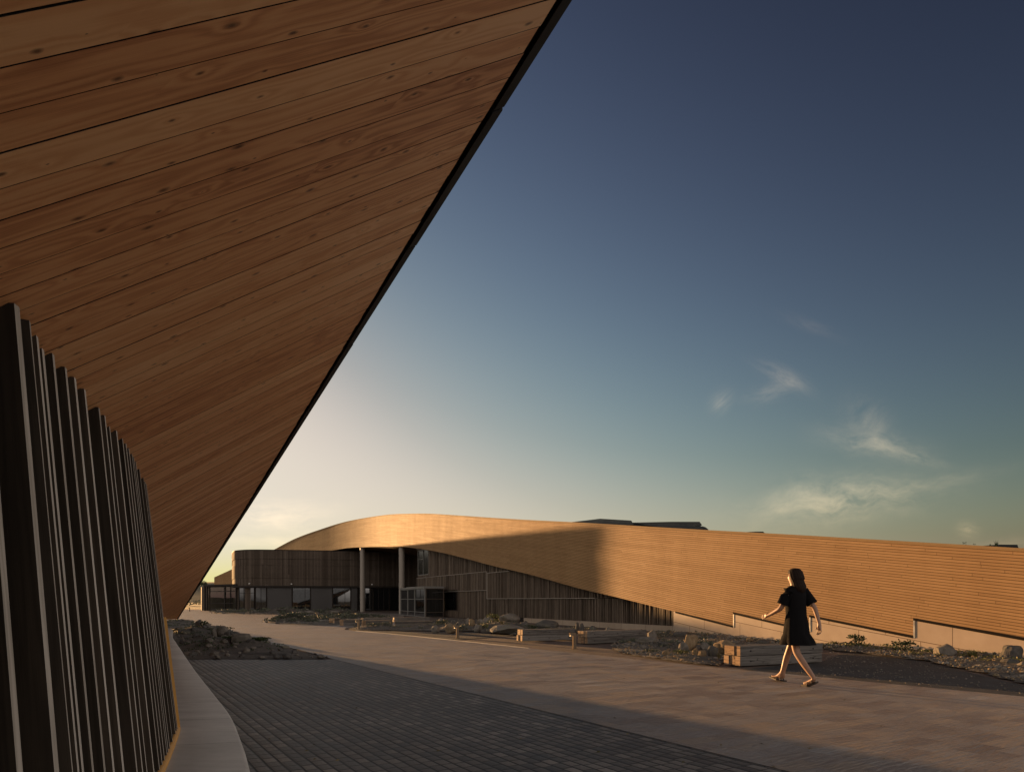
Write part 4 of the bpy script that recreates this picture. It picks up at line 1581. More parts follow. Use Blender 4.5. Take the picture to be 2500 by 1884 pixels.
M['bollard'] = plain('bronze_bollard', (0.15, 0.11, 0.075), 0.95, 0.0, 0.02)
bol = make_bollard(G(1402, 1583.5))
bol['label'] = 'biggest bollard light, between two timber benches'
for (x, y, lb) in ((1117, 1557.5, 'bollard light by the tarmac apron, in front of the big boulder mound'), (876, 1536.5, 'small bollard light at the tip of the rock bed, before the far benches'),
                   (774, 1509, 'tiny dark bollard right of the bushy grey mound'), (463, 1491.5, 'farthest bollard, a tiny dark post left of the glass corner')):
    c = copy_tree(bol)
    c.location = G(x, y)
    c['label'] = lb

# ---------------------------------------------------------------- rocks
def rock_mesh(seed, angular=0.6):
    import bmesh
    rr = random.Random(seed)
    bm = bmesh.new()
    bmesh.ops.create_icosphere(bm, subdivisions=4, radius=1.0)
    planes = []
    for _ in range(int(7 + 9 * angular)):
        n = Vector((rr.gauss(0, 1), rr.gauss(0, 1), rr.gauss(0, 0.8))).normalized()
        planes.append((n, rr.uniform(0.52, 0.92) if angular > 0.3 else rr.uniform(0.75, 0.98)))
    off = Vector((rr.random() * 50, rr.random() * 50, 0))
    for v in bm.verts:
        p = v.co.copy()
        for n, dd in planes:
            k = p.dot(n) - dd
            if k > 0:
                p -= n * k * 0.94
        p += p.normalized() * (mnoise.noise(p * 2.0 + off) * 0.10 + mnoise.noise(p * 6.0 + off) * 0.035 + mnoise.noise(p * 16 + off) * 0.012)
        v.co = p
    xs = [v.co.x for v in bm.verts]
    ys = [v.co.y for v in bm.verts]
    zs = [v.co.z for v in bm.verts]
    for v in bm.verts:
        v.co.x = (v.co.x - min(xs)) / (max(xs) - min(xs)) * 2 - 1
        v.co.y = (v.co.y - min(ys)) / (max(ys) - min(ys)) * 2 - 1
        v.co.z = (v.co.z - min(zs)) / (max(zs) - min(zs))
    for f in bm.faces:
        f.smooth = True
    me = bpy.data.meshes.new('rock')
    bm.to_mesh(me)
    bm.free()
    try:
        me.set_sharp_from_angle(angle=R(32))
    except Exception:
        pass
    return me


ROCKS = {}
for kind, ang in (('angular', 0.8), ('blocky', 0.5), ('round', 0.05)):
    for q in range(4):
        for mt in ('rock_grey', 'rock_tan', 'rock_dark'):
            if mt == 'rock_grey':
                ROCKS[(kind, q, mt)] = rock_mesh(hash((kind == 'angular', kind == 'round', q)) % 1000 + q * 13, ang)
            else:
                ROCKS[(kind, q, mt)] = ROCKS[(kind, q, 'rock_grey')].copy()
            ROCKS[(kind, q, mt)].materials.clear()
            ROCKS[(kind, q, mt)].materials.append(M[mt])


def rock(x, yt, wpx, d, kind, q, mt, label, rot=None, deep=0.8, group='garden boulders'):
    top = P(x, yt, d)
    g = H(top.x, top.y)
    z0 = g - 0.05
    hgt = max(top.z - z0, 0.12)
    w = wpx / F * d * 0.5
    o = bpy.data.objects.new('rock', ROCKS[(kind, q, mt)])
    COL.objects.link(o)
    o.location = (top.x, top.y, z0)
    o.scale = (w, w * deep, hgt)
    o.rotation_euler = (0, 0, rot if rot is not None else (x * 0.7) % 0.8 - 0.4)
    tag(o, label, 'rock', group)


rock(543, 1526, 33, 18.0, 'round', 0, 'rock_grey', 'rounded upright boulder on the crest of the left front mound')
rock(587, 1545, 48, 17.0, 'blocky', 1, 'rock_grey', 'broad flat-faced boulder on the right slope of the left front mound')
rock(523, 1530, 13, 19.5, 'angular', 2, 'rock_grey', 'small pale rock just left of the upright boulder on the front mound')
rock(567, 1541, 20, 18.2, 'angular', 0, 'rock_dark', 'dark stone tucked between the two boulders on the left front mound')
rock(650, 1595, 118, 15.3, 'round', 1, 'rock_dark', 'long low grey slab at the edge of the dark paving', 0.0, 0.25)
rock(486, 1511, 17, 26, 'angular', 1, 'rock_dark', 'pointed dark rock on the second mound, left of the promenade')
rock(513, 1527, 18, 25, 'blocky', 2, 'rock_grey', 'squat rock on the right slope of the second mound')
rock(470, 1526, 14, 25.5, 'angular', 3, 'rock_dark', 'low dark rock on the left slope of the second mound')
rock(432, 1514, 44, 34, 'round', 2, 'rock_grey', 'broad pale boulder farthest left, beyond the second mound')
rock(404, 1520, 26, 33, 'blocky', 0, 'rock_tan', 'tan rock at the foot of the soffit tip')
rock(676, 1503, 13, 39, 'angular', 0, 'rock_grey', 'dark rock at the left foot of the bushy grey mound')
rock(705, 1497, 16, 41, 'blocky', 3, 'rock_grey', 'rock on the crest of the bushy grey mound')
rock(752, 1507, 22, 40, 'round', 3, 'rock_grey', 'low rounded rock right of the bushy grey mound')
rock(795, 1512, 30, 39, 'blocky', 2, 'rock_grey', 'flat pale rock halfway between grey mound and far benches')
rock(823, 1508, 14, 44, 'angular', 1, 'rock_grey', 'small rock behind the short pale bench')
rock(850, 1501, 46, 52, 'blocky', 1, 'rock_grey', 'wide flat rock left of the left column')
rock(758, 1489.5, 24, 62, 'round', 0, 'rock_grey', 'pale boulder under the left reflecting window')
rock(735, 1491, 22, 63, 'blocky', 0, 'rock_grey', 'squat boulder beneath the reflecting glazing, left of the pale one')
rock(653, 1486, 9, 65, 'round', 1, 'rock_grey', 'small round rock by the dark doorway of the wing')
rock(690, 1487, 34, 65, 'angular', 2, 'rock_grey', 'low long rock below the dark wall panels')
rock(632, 1490, 20, 66, 'blocky', 3, 'rock_grey', 'low rock left of the doorway of the wing')
rock(597, 1491, 26, 68, 'angular', 3, 'rock_grey', 'low rock right of the glass corner')
rock(560, 1492, 22, 69, 'round', 2, 'rock_grey', 'low rock in front of the glass corner')
rock(820, 1490, 30, 62, 'blocky', 1, 'rock_grey', 'flat stone ledge under the sunset-reflecting window')
rock(1243, 1496, 54, 30, 'round', 0, 'rock_grey', 'largest rounded boulder, high on the mound before the slatted wall', 0.1)
rock(1238, 1523, 84, 24.8, 'blocky', 2, 'rock_grey', 'large sloping slab boulder left of the sunlit bench end', 0.15)
rock(1196, 1500, 32, 31.5, 'blocky', 0, 'rock_grey', 'grey boulder left of the largest rounded boulder')
rock(1335, 1512, 60, 28, 'round', 1, 'rock_dark', 'dark wide boulder in front of the white wall base')
rock(1100, 1520, 30, 25.6, 'round', 3, 'rock_tan', 'rounded tan boulder left of the bollard on the tarmac apron')
rock(1063, 1526, 22, 26, 'round', 2, 'rock_grey', 'rounded rock at the left foot of the boulder mound')
rock(1152, 1509, 14, 28.5, 'angular', 0, 'rock_tan', 'small upright rock with a bright sunlit edge')
rock(1174, 1510, 22, 28.8, 'blocky', 3, 'rock_grey', 'pinkish block just right of the bright-edged rock')
rock(1142, 1506, 10, 29.5, 'angular', 1, 'rock_grey', 'small rock left of the bright-edged rock')
rock(1076, 1508, 12, 31, 'angular', 2, 'rock_grey', 'pale pointed stone near the lower window')
rock(1166, 1524, 20, 26.5, 'angular', 3, 'rock_grey', 'grey stone right of the apron bollard')
rock(1120, 1516, 14, 27.5, 'angular', 2, 'rock_dark', 'dark stone behind the rounded tan boulder')
rock(1206, 1527, 18, 25.6, 'blocky', 0, 'rock_dark', 'dark stone at the lower end of the slab boulder')
rock(1281, 1515, 22, 28.4, 'angular', 1, 'rock_dark', 'dark stone between the slab boulder and the wide dark boulder')
rock(1409, 1518, 9, 25.6, 'blocky', 1, 'rock_dark', 'thin upright dark stone, left of a pair by the wall base')
rock(1421, 1520, 12, 25.2, 'blocky', 3, 'rock_dark', 'upright dark stone, right of a pair by the wall base')
rock(1449, 1527, 18, 24.8, 'angular', 0, 'rock_dark', 'dark jagged stone behind the bench right of the bollard')
rock(1485, 1530, 17, 24.6, 'round', 0, 'rock_grey', 'rounded stone against the white wall base')
rock(1566, 1534, 13, 24.2, 'blocky', 2, 'rock_tan', 'small flat brown stone on the wall base edge')
rock(1592, 1536, 26, 21.5, 'angular', 1, 'rock_grey', 'pointed rock at the far end of the second bench')
rock(1622, 1540, 13, 23, 'angular', 3, 'rock_grey', 'small rock below the end of the slatted wall')
rock(1661, 1541, 38, 22, 'blocky', 1, 'rock_dark', 'dark block leaning on the stone plinth, widest there')
rock(1706, 1550, 24, 21, 'blocky', 0, 'rock_grey', 'brown block lying along the stone plinth')
rock(1741, 1548, 22, 20.6, 'blocky', 3, 'rock_dark', 'square dark block against the stone plinth')
rock(1785, 1551, 24, 20.0, 'round', 1, 'rock_grey', 'low rounded stone by the first plinth step')
rock(1832, 1555, 20, 18.6, 'angular', 2, 'rock_tan', 'ochre pointed rock behind the nearest bench')
rock(1863, 1562, 30, 18.4, 'angular', 0, 'rock_dark', 'dark jagged rock behind the middle of the nearest bench')
rock(1582, 1554, 54, 18.6, 'round', 2, 'rock_grey', 'smooth broad boulder at the end of the second bench')
rock(1620, 1565, 28, 17.6, 'angular', 2, 'rock_dark', 'dark crouching rock right of the smooth broad boulder')
rock(1684, 1548, 42, 16.4, 'angular', 3, 'rock_tan', 'tall rough boulder with an orange face in the middle bed', 0.5)
rock(1668, 1566, 26, 16.0, 'blocky', 2, 'rock_grey', 'block at the foot of the tall orange-faced boulder')
rock(1627, 1586, 20, 14.9, 'blocky', 3, 'rock_tan', 'small ochre stone in gravel beside the promenade')
rock(1698, 1580, 16, 14.6, 'angular', 1, 'rock_tan', 'ochre stone, left one of two near the nearest bench')
rock(1714, 1586, 20, 14.3, 'blocky', 1, 'rock_tan', 'ochre stone, right one of two near the nearest bench')
rock(1741, 1575, 26, 14.4, 'angular', 0, 'rock_dark', 'upright dark rock touching the end of the nearest bench', 0.3)
rock(1772, 1561, 58, 15.4, 'angular', 2, 'rock_tan', 'big rock right behind the end of the nearest bench')
rock(1722, 1568, 30, 16.2, 'blocky', 0, 'rock_grey', 'flat grey rock behind the ochre pair')
rock(2062, 1566, 25, 18.2, 'round', 3, 'rock_dark', 'rounded dark stone left of the leafy plants')
rock(2306, 1571, 54, 14.9, 'angular', 1, 'rock_grey', 'tall pointed grey boulder leaning near the last plinth step', 0.2)
rock(2283, 1589, 15, 15.2, 'angular', 3, 'rock_tan', 'ochre wedge at the foot of the tall pointed boulder')
rock(2470, 1574, 48, 13.7, 'blocky', 1, 'rock_dark', 'big dark boulder at the right end of the stone strip', 0.3)
rock(2436, 1604, 22, 13.4, 'angular', 0, 'rock_tan', 'ochre rock left of the big dark boulder')
rock(2466, 1606, 44, 13.1, 'round', 1, 'rock_dark', 'low dark rock below the big dark boulder')
rock(2377, 1602, 12, 14.1, 'angular', 2, 'rock_tan', 'small orange stone in the gravel near the grass tuft')
rock(2393, 1606, 12, 14.0, 'blocky', 2, 'rock_grey', 'small grey stone beside the small orange one')
rock(2408, 1595, 26, 14.2, 'round', 0, 'rock_dark', 'dark rounded stone behind the small orange stone')
rock(2505, 1617, 50, 12.6, 'blocky', 0, 'rock_grey', 'grey rock cut by the right edge of the view')
rock(2170, 1589, 8, 16.4, 'angular', 0, 'rock_tan', 'tiny orange stone between the two leafy plants')

rock(556, 1538, 16, 17.6, 'angular', 1, 'rock_dark', 'jagged dark rock in front of the upright boulder on the front mound')
rock(610, 1560, 24, 16.8, 'angular', 3, 'rock_dark', 'jagged dark rock right of the broad flat-faced boulder')
rock(531, 1556, 22, 17.2, 'angular', 2, 'rock_dark', 'jagged dark rock low on the left of the front mound')
rock(575, 1572, 20, 16.6, 'angular', 0, 'rock_grey', 'pale jagged rock at the foot of the front mound')

# ---------------------------------------------------------------- gravel and small rubble (uncountable)
def gravel(name, poly_list, count, s0, s1, seed, mats, zoff=0.0):
    rg = random.Random(seed)
    shapes = []
    import bmesh
    for q in range(5):
        bm = bmesh.new()
        bmesh.ops.create_icosphere(bm, subdivisions=1, radius=1.0)
        vs = [v.co * (1 + rg.uniform(-0.25, 0.2)) for v in bm.verts]
        fs = [[v.index for v in f.verts] for f in bm.faces]
        bm.free()
        shapes.append((vs, fs))
    V, Fc, mi = [], [], []
    for poly, share in poly_list:
        xs, ys = [p[0] for p in poly], [p[1] for p in poly]
        n = 0
        tries = 0
        while n < count * share and tries < count * 40:
            tries += 1
            x, y = rg.uniform(min(xs), max(xs)), rg.uniform(min(ys), max(ys))
            if not in_poly(x, y, poly):
                continue
            if mnoise.noise(Vector((x * 1.1, y * 1.1, 5))) < rg.uniform(-0.6, 0.25):
                continue
            n += 1
            vs, fs = shapes[rg.randrange(5)]
            s = s0 * (s1 / s0) ** (rg.random() ** 2.2)
            a = rg.random() * 6.28
            ca_, sa_ = math.cos(a), math.sin(a)
            fx, fy, fz = rg.uniform(0.8, 1.3), rg.uniform(0.7, 1.1), rg.uniform(0.5, 0.8)
            z = H(x, y) + 0.016 + s * 0.25 + zoff
            i0 = len(V)
            m_ = rg.randrange(len(mats))
            for v in vs:
                px, py = v.x * fx * s, v.y * fy * s
                V.append((x + px * ca_ - py * sa_, y + px * sa_ + py * ca_, z + v.z * fz * s))
            for f in fs:
                Fc.append([i0 + k for k in f])
                mi.append(m_)
    me = bpy.data.meshes.new(name)
    me.from_pydata(V, [], Fc)
    for m_ in mats:
        me.materials.append(M[m_])
    for p, k in zip(me.polygons, mi):
        p.material_index = k
    o = bpy.data.objects.new(name, me)
    COL.objects.link(o)
    return tag(o, kind='stuff')


gravel('gravel', [(BED_F, 0.45), (BED_E, 0.35), (BED_D, 0.2)], 9000, 0.013, 0.050, 1, ['pebble', 'rock_grey', 'rock_dark', 'rock_tan'])
gravel('gravel', [(BED_A, 0.55), (BED_B, 0.2), (BED_C, 0.25)], 3600, 0.02, 0.12, 2, ['rock_dark', 'rock_grey'])
strip = gp((2020, 1590), (2250, 1616), (2500, 1680), (2500, 1697), (2277, 1677), (2000, 1650), (1900, 1640), (2010, 1630))
gravel('gravel', [(strip, 1.0)], 500, 0.006, 0.02, 4, ['pebble', 'rock_grey'], -0.02)

rg = random.Random(77)
mb = MB()
for k in range(46):
    x, y = rg.uniform(620, 2300), rg.uniform(1630, 1870)
    c = G(x, y, 0.008)
    a = rg.random() * 6.28
    L = rg.uniform(0.008, 0.022)
    d = Vector((math.cos(a), math.sin(a), 0.1)) * L
    n = Vector((-math.sin(a), math.cos(a), 0.2)) * L * 0.5
    mb.face([c - d, c - n, c + d, c + n + Vector((0, 0, 0.006))], None, 0, rg.random())
tag(mb.build('leaf_litter', M['grass']), kind='stuff')

# ---------------------------------------------------------------- plants
def leaves(mb, c, r, h, n, size, rg, upright=0.4):
    for _ in range(n):
        a, rad = rg.random() * 6.283, r * math.sqrt(rg.random())
        z = h * (0.15 + 0.85 * rg.random()) * (1 - 0.55 * (rad / r) ** 2)
        p = c + Vector((rad * math.cos(a), rad * math.sin(a), z))
        d = Vector((math.cos(a) * (1 - upright), math.sin(a) * (1 - upright), upright)) + Vector((rg.gauss(0, .5), rg.gauss(0, .5), rg.gauss(0, .35)))
        d.normalize()
        s = d.orthogonal().normalized()
        s = (s * math.cos(rg.random() * 6.28) + d.cross(s) * math.sin(rg.random() * 6.28)).normalized()
        L = size * rg.uniform(0.6, 1.3)
        w = L * 0.34
        nn = d.cross(s)
        mid = p + d * L * 0.5 + nn * L * 0.08
        mb.face([p, mid + s * w, p + d * L, mid - s * w], None, 0, rg.random())


def shrub(x, y, d, wpx, hpx, label, mat, n=260, leaf=0.05, name='shrub', cat='plant', stems=7, group=None):
    g0 = P(x, y, d)
    r = wpx / F * d * 0.5
    h = hpx / F * d
    z = H(g0.x, g0.y)
    base = Vector((g0.x, g0.y, z))
    rg = random.Random(int(x * 7 + y))
    root = empty(name, base, label, cat, group)
    mb = MB()
    tips = []
    for k in range(stems):
        a = 6.283 * k / stems + rg.uniform(-.4, .4)
        t = base + Vector((math.cos(a) * r * rg.uniform(.3, .8), math.sin(a) * r * rg.uniform(.3, .8), h * rg.uniform(.55, 1.0)))
        tips.append(t)
        mb.tube([base + Vector((0, 0, -0.02)), base.lerp(t, 0.5) + Vector((0, 0, h * 0.08)), t], [0.010, 0.007, 0.003], 5)
    mb.build('stem', M['soil'], root)
    mb = MB()
    for t in tips:
        leaves(mb, t - Vector((0, 0, h * 0.25)), r * 0.42, h * 0.35, n // (stems + 3), leaf, rg)
    leaves(mb, base, r * 0.85, h * 0.6, 3 * n // (stems + 3), leaf, rg)
    mb.build('foliage', M[mat], root)
    return root


def tuft(x, y, d, wpx, hpx, label, mat='grass', n=60, name='grass_tuft', zbase=None, group=None):
    g0 = P(x, y, d)
    z = H(g0.x, g0.y) if zbase is None else zbase
    base = Vector((g0.x, g0.y, z))
    r, h = wpx / F * d * 0.5, hpx / F * d
    rg = random.Random(int(x * 3 + y))
    mb = MB()
    for _ in range(n):
        a = rg.random() * 6.283
        o = base + Vector((math.cos(a), math.sin(a), 0)) * r * 0.35 * rg.random()
        lean = Vector((math.cos(a), math.sin(a), 0)) * r * rg.uniform(0.2, 1.0)
        hh = h * rg.uniform(0.5, 1.0)
        w = Vector((-math.sin(a), math.cos(a), 0)) * 0.006 * max(1.0, d / 14)
        q = [o, o + lean * 0.35 + Vector((0, 0, hh * 0.6)), o + lean + Vector((0, 0, hh))]
        rn = rg.random()
        mb.face([q[0] - w, q[0] + w, q[1] + w * 0.7, q[1] - w * 0.7], None, 0, rn)
        mb.face([q[1] - w * 0.7, q[1] + w * 0.7, q[2]], None, 0, rn)
    o = mb.build(name, M[mat])
    me = o.data
    for v in me.vertices:
        v.co -= base
    o.location = base
    return tag(o, label, 'grass', group)


shrub(2093, 1582, 17.4, 44, 28, 'leafy green plant against the plinth, right of the rounded dark stone', 'leaf', 320, 0.055)
shrub(2205, 1595, 16.2, 52, 30, 'low leafy plant left of the tall pointed boulder', 'leaf', 320, 0.055)
shrub(1205, 1515, 29.2, 34, 22, 'yellow-green plant at the left side of the largest boulder', 'leaf_y', 300, 0.07)
shrub(1180, 1527, 27.4, 26, 12, 'small yellow-green plant below the pinkish block', 'leaf_y', 160, 0.06)
shrub(1236, 1525, 27.2, 22, 10, 'small yellow-green plant between the two largest boulders', 'leaf_y', 140, 0.06)
shrub(1128, 1528, 27.0, 30, 14, 'low green plant behind the apron bollard', 'leaf_g', 200, 0.06)
shrub(634, 1562, 17.3, 44, 9, 'dark leafy clump on the right end of the left front mound', 'leaf', 420, 0.045)
shrub(565, 1562, 17.4, 60, 8, 'dark leafy clump on the front mound below the boulders', 'leaf', 460, 0.045)
shrub(499, 1523, 25.8, 16, 12, 'dark leafy sprig right of the pointed rock', 'leaf', 120, 0.07)
shrub(515, 1538, 22, 40, 10, 'dark leafy clump between the two left mounds', 'leaf', 260, 0.05)
shrub(460, 1531, 27, 44, 10, 'sparse grey plant left of the second mound', 'leaf_g', 240, 0.05)
shrub(720, 1512, 39.4, 70, 7, 'grey-green bush covering the bushy mound', 'leaf_g', 620, 0.09)
shrub(690, 1517, 38.6, 36, 5, 'low olive plant at the front foot of the bushy mound', 'leaf_g', 240, 0.08)
shrub(765, 1519, 38.4, 36, 5, 'low grey plant at the right end of the bushy mound', 'leaf_g', 240, 0.08)
shrub(1078, 1516, 31, 36, 10, 'dark low plant under the lower window', 'leaf', 220, 0.06)
shrub(1300, 1523, 27.4, 26, 9, 'small dark plant left of the wide dark boulder', 'leaf', 160, 0.05)
shrub(1660, 1606, 15.0, 40, 12, 'low yellowish plant in gravel beside the promenade', 'leaf_y', 220, 0.035)
shrub(1590, 1598, 16.0, 50, 10, 'low grey plant at the left tip of the middle bed', 'leaf_g', 260, 0.035)
shrub(910, 1535, 29.8, 40, 9, 'low dark plant beside the small bollard', 'leaf_g', 220, 0.05)
shrub(940, 1533, 30.3, 40, 9, 'low plant in front of the far benches', 'leaf_g', 220, 0.05)
tuft(1313, 1511, 27.9, 20, 14, 'dry grass tuft on top of the wide dark boulder')
tuft(1225, 1520, 28.2, 16, 12, 'dry grass tuft in front of the largest boulder')
tuft(2375, 1598, 14.5, 46, 22, 'grass tuft by the plinth right of the tall pointed boulder', 'leaf_y', 90)
tuft(2040, 1578, 18.4, 40, 12, 'short dark grass left of the rounded dark stone', 'leaf', 90)
tuft(2450, 1596, 14.0, 30, 12, 'short grass left of the big dark boulder', 'leaf_y', 60)
tuft(1755, 1612, 14.1, 20, 18, 'dry grass at the end of the nearest bench', 'grass', 40)
for x, yb, w, h, lb in ((2432, 1329, 16, 21, 'leaning grass plumes on the roof edge, left of the dark rooflight'), (2418, 1331, 6, 10, 'thin grass blades on the roof edge beside the leaning plumes')):
    p = P(x, yb, line_depth(x) + 0.4)
    tuft(x, yb, line_depth(x) + 0.4, w, h, lb, 'leaf', 14, 'grass_tuft', p.z - 0.05)
for x, yb, k, lb in ((2356, 1330, 4, 'seed heads on the roof edge, left cluster'), (2380, 1331, 2, 'seed heads on the roof edge, right pair')):
    d = line_depth(x) + 0.3
    p = P(x, yb, d)
    mb = MB()
    rg = random.Random(x)
    for q in range(k):
        a = p + Vector(((q - k / 2) * 0.028, 0, -0.04))
        t = a + Vector((rg.uniform(-.01, .01), 0, rg.uniform(0.07, 0.11)))
        mb.tube([a, t], 0.0025, 5)
        mb.tube([t - Vector((0, 0, .010)), t, t + Vector((0, 0, .010))], [0.003, 0.011, 0.003], 6)
    o = mb.build('seed_head', M['leaf'])
    for v in o.data.vertices:
        v.co -= p
    o.location = p
    tag(o, lb, 'plant')

# low ground cover that nobody could count
def cover(polys, count, size, rg_seed, mat, thr):
    rg = random.Random(rg_seed)
    mb = MB()
    for poly in polys:
        xs, ys = [p[0] for p in poly], [p[1] for p in poly]
        n = t = 0
        while n < count and t < count * 60:
            t += 1
            x, y = rg.uniform(min(xs), max(xs)), rg.uniform(min(ys), max(ys))
            if not in_poly(x, y, poly) or H(x, y) < 0.035 or mnoise.noise(Vector((x * 0.9, y * 0.9, 8.0))) < thr:
                continue
            n += 1
            leaves(mb, Vector((x, y, H(x, y) - size * 0.2)), size * 2.2, size * 1.9, 16, size, rg)
    return tag(mb.build('ground_cover', M[mat]), kind='stuff')


cover([BED_A], 300, 0.042, 3, 'leaf', -0.2)
cover([BED_B], 260, 0.10, 4, 'leaf_g', -0.5)
cover([BED_C], 130, 0.13, 5, 'leaf_g', -0.1)
cover([BED_D, BED_E], 150, 0.05, 6, 'leaf_g', -0.05)
cover([BED_F], 110, 0.04, 7, 'leaf_y', 0.0)

# far hedge and trees left of the glass corner
root = empty('hedge', P(440, HY, 150), 'distant dark hedge in the gap left of the glass corner', 'hedge')
mb = MB()
rg = random.Random(9)
for k in range(60):
    x = -110 + k * 1.3
    leaves(mb, Vector((x, 150 + rg.uniform(-1, 1), 0)), 1.4, 1.1 + rg.random() * 0.5, 40, 0.35, rg)
mb.build('foliage', M['leaf'], root)
for x, d, h, lb in ((497, 560, 4.5, 'distant round tree on the skyline nearest the glass corner'), (488, 565, 3.2, 'small distant tree on the skyline, left of the round one')):
    p = P(x, 1429, d)
    root = empty('tree', p - Vector((0, 0, 2)), lb, 'tree')
    mb = MB()
    mb.tube([p - Vector((0, 0, 3)), p + Vector((0, 0, h * 0.4))], [0.3, 0.15], 6)
    mb.build('trunk', M['soil'], root)
    mb = MB()
    leaves(mb, p, h * 0.6, h, 400, 0.7, rg)
    mb.build('crown', M['leaf'], root)

# ---------------------------------------------------------------- the walking person
def skin_mesh(name, joints, edges, mat, parent, sub=2, smooth=True):
    me = bpy.data.meshes.new(name + '_src')
    names = list(joints)
    me.from_pydata([joints[k][0] for k in names], [(names.index(a), names.index(b)) for a, b in edges], [])
    o = bpy.data.objects.new(name + '_src', me)
    COL.objects.link(o)
    sk = o.modifiers.new('skin', 'SKIN')
    sk.use_smooth_shade = True
    for k, v in zip(names, me.skin_vertices[0].data):
        r = joints[k][1]
        v.radius = r if hasattr(r, '__len__') else (r, r)
    me.skin_vertices[0].data[0].use_root = True
    ss = o.modifiers.new('sub', 'SUBSURF')
    ss.levels = sub
    ss.render_levels = sub
    dg = bpy.context.evaluated_depsgraph_get()
    dg.update()
    ev_ = o.evaluated_get(dg)
    nm = bpy.data.meshes.new_from_object(ev_)
    nm.name = name
    bpy.data.objects.remove(o)
    nm.materials.clear()
    nm.materials.append(mat)
    for p in nm.polygons:
        p.use_smooth = smooth
    r = bpy.data.objects.new(name, nm)
    COL.objects.link(r)
    r.parent = parent
    return r


PC = Vector((4.22, 10.12, 0.005))
per = empty('person', PC, 'person in dark loose clothes with bare legs walking along the promenade', 'person')
per.rotation_euler = (0, 0, R(30))       # local +y is the walking direction
J = {
    'pelvis': ((0, 0, .93), (.135, .10)), 'waist': ((0, .005, 1.07), (.115, .085)), 'chest': ((0, .02, 1.25), (.135, .095)), 'upchest': ((0, .02, 1.36), (.085, .065)),
    'neck': ((0, .035, 1.455), .048), 'jaw': ((0, .055, 1.53), (.062, .075)), 'head': ((0, .045, 1.60), (.072, .092)), 'crown': ((0, .035, 1.665), (.050, .062)),
    'nose': ((0, .150, 1.57), .012),
    'hipL': ((-.085, -.01, .88), .088), 'kneeL': ((-.09, -.06, .48), .054), 'calfL': ((-.09, -.17, .34), .052), 'ankL': ((-.085, -.36, .115), .034), 'ballL': ((-.088, -.245, .035), (.040, .022)), 'toeL': ((-.09, -.185, .030), (.032, .016)),
    'hipR': ((.085, .02, .88), .088), 'kneeR': ((.09, .20, .485), .054), 'calfR': ((.09, .25, .36), .052), 'ankR': ((.085, .33, .095), .034), 'ballR': ((.09, .455, .060), (.040, .022)), 'toeR': ((.095, .52, .075), (.032, .016)), 'heelR': ((.085, .30, .045), .030),
    'shL': ((-.155, .02, 1.355), .043), 'elL': ((-.225, .10, 1.12), .040), 'wrL': ((-.205, .32, 1.02), .026), 'palmL': ((-.195, .385, 1.005), (.018, .036)),
    'shR': ((.155, .01, 1.355), .043), 'elR': ((.235, -.13, 1.13), .040), 'wrR': ((.245, -.20, .90), .026), 'palmR': ((.245, -.205, .83), (.020, .036)),
}
ED = [('pelvis', 'waist'), ('waist', 'chest'), ('chest', 'upchest'), ('upchest', 'neck'), ('neck', 'jaw'), ('jaw', 'head'), ('head', 'crown'), ('head', 'nose'),
      ('pelvis', 'hipL'), ('hipL', 'kneeL'), ('kneeL', 'calfL'), ('calfL', 'ankL'), ('ankL', 'ballL'), ('ballL', 'toeL'),
      ('pelvis', 'hipR'), ('hipR', 'kneeR'), ('kneeR', 'calfR'), ('calfR', 'ankR'), ('ankR', 'heelR'), ('ankR', 'ballR'), ('ballR', 'toeR'),
      ('upchest', 'shL'), ('shL', 'elL'), ('elL', 'wrL'), ('wrL', 'palmL'), ('upchest', 'shR'), ('shR', 'elR'), ('elR', 'wrR'), ('wrR', 'palmR')]
fr_ = random.Random(2)
for sd, pk, fd in (('L', Vector((-.195, .385, 1.005)), Vector((.05, .93, -.25))), ('R', Vector((.245, -.205, .83)), Vector((0, .12, -1)))):
    fd = fd.normalized()
    side = Vector((0, 0, 1)) if sd == 'L' else Vector((0, 1, 0))
    curl = Vector((.3, 0, -.5)) if sd == 'L' else Vector((-.5, .1, 0))
    for q, (off, ln) in enumerate(((.027, .068), (.009, .076), (-.009, .070), (-.026, .055))):
        a = pk + side * off + fd * .028
        m1 = a + fd * ln * .55
        m2 = m1 + (fd + curl * 0.8).normalized() * ln * .5
        J['f%s%da' % (sd, q)] = (tuple(a), .0095)
        J['f%s%db' % (sd, q)] = (tuple(m1), .0085)
        J['f%s%dc' % (sd, q)] = (tuple(m2), .0065)
        ED += [('palm' + sd, 'f%s%da' % (sd, q)), ('f%s%da' % (sd, q), 'f%s%db' % (sd, q)), ('f%s%db' % (sd, q), 'f%s%dc' % (sd, q))]
    a = pk - fd * .02 + side * .036 + curl * 0.02
    J['t%sa' % sd] = (tuple(a), .011)
    J['t%sb' % sd] = (tuple(a + fd * .045 + side * .012 + curl * .012), .0085)
    ED += [('palm' + sd, 't%sa' % sd), ('t%sa' % sd, 't%sb' % sd)]
body = skin_mesh('body', J, ED, M['skin'], per)
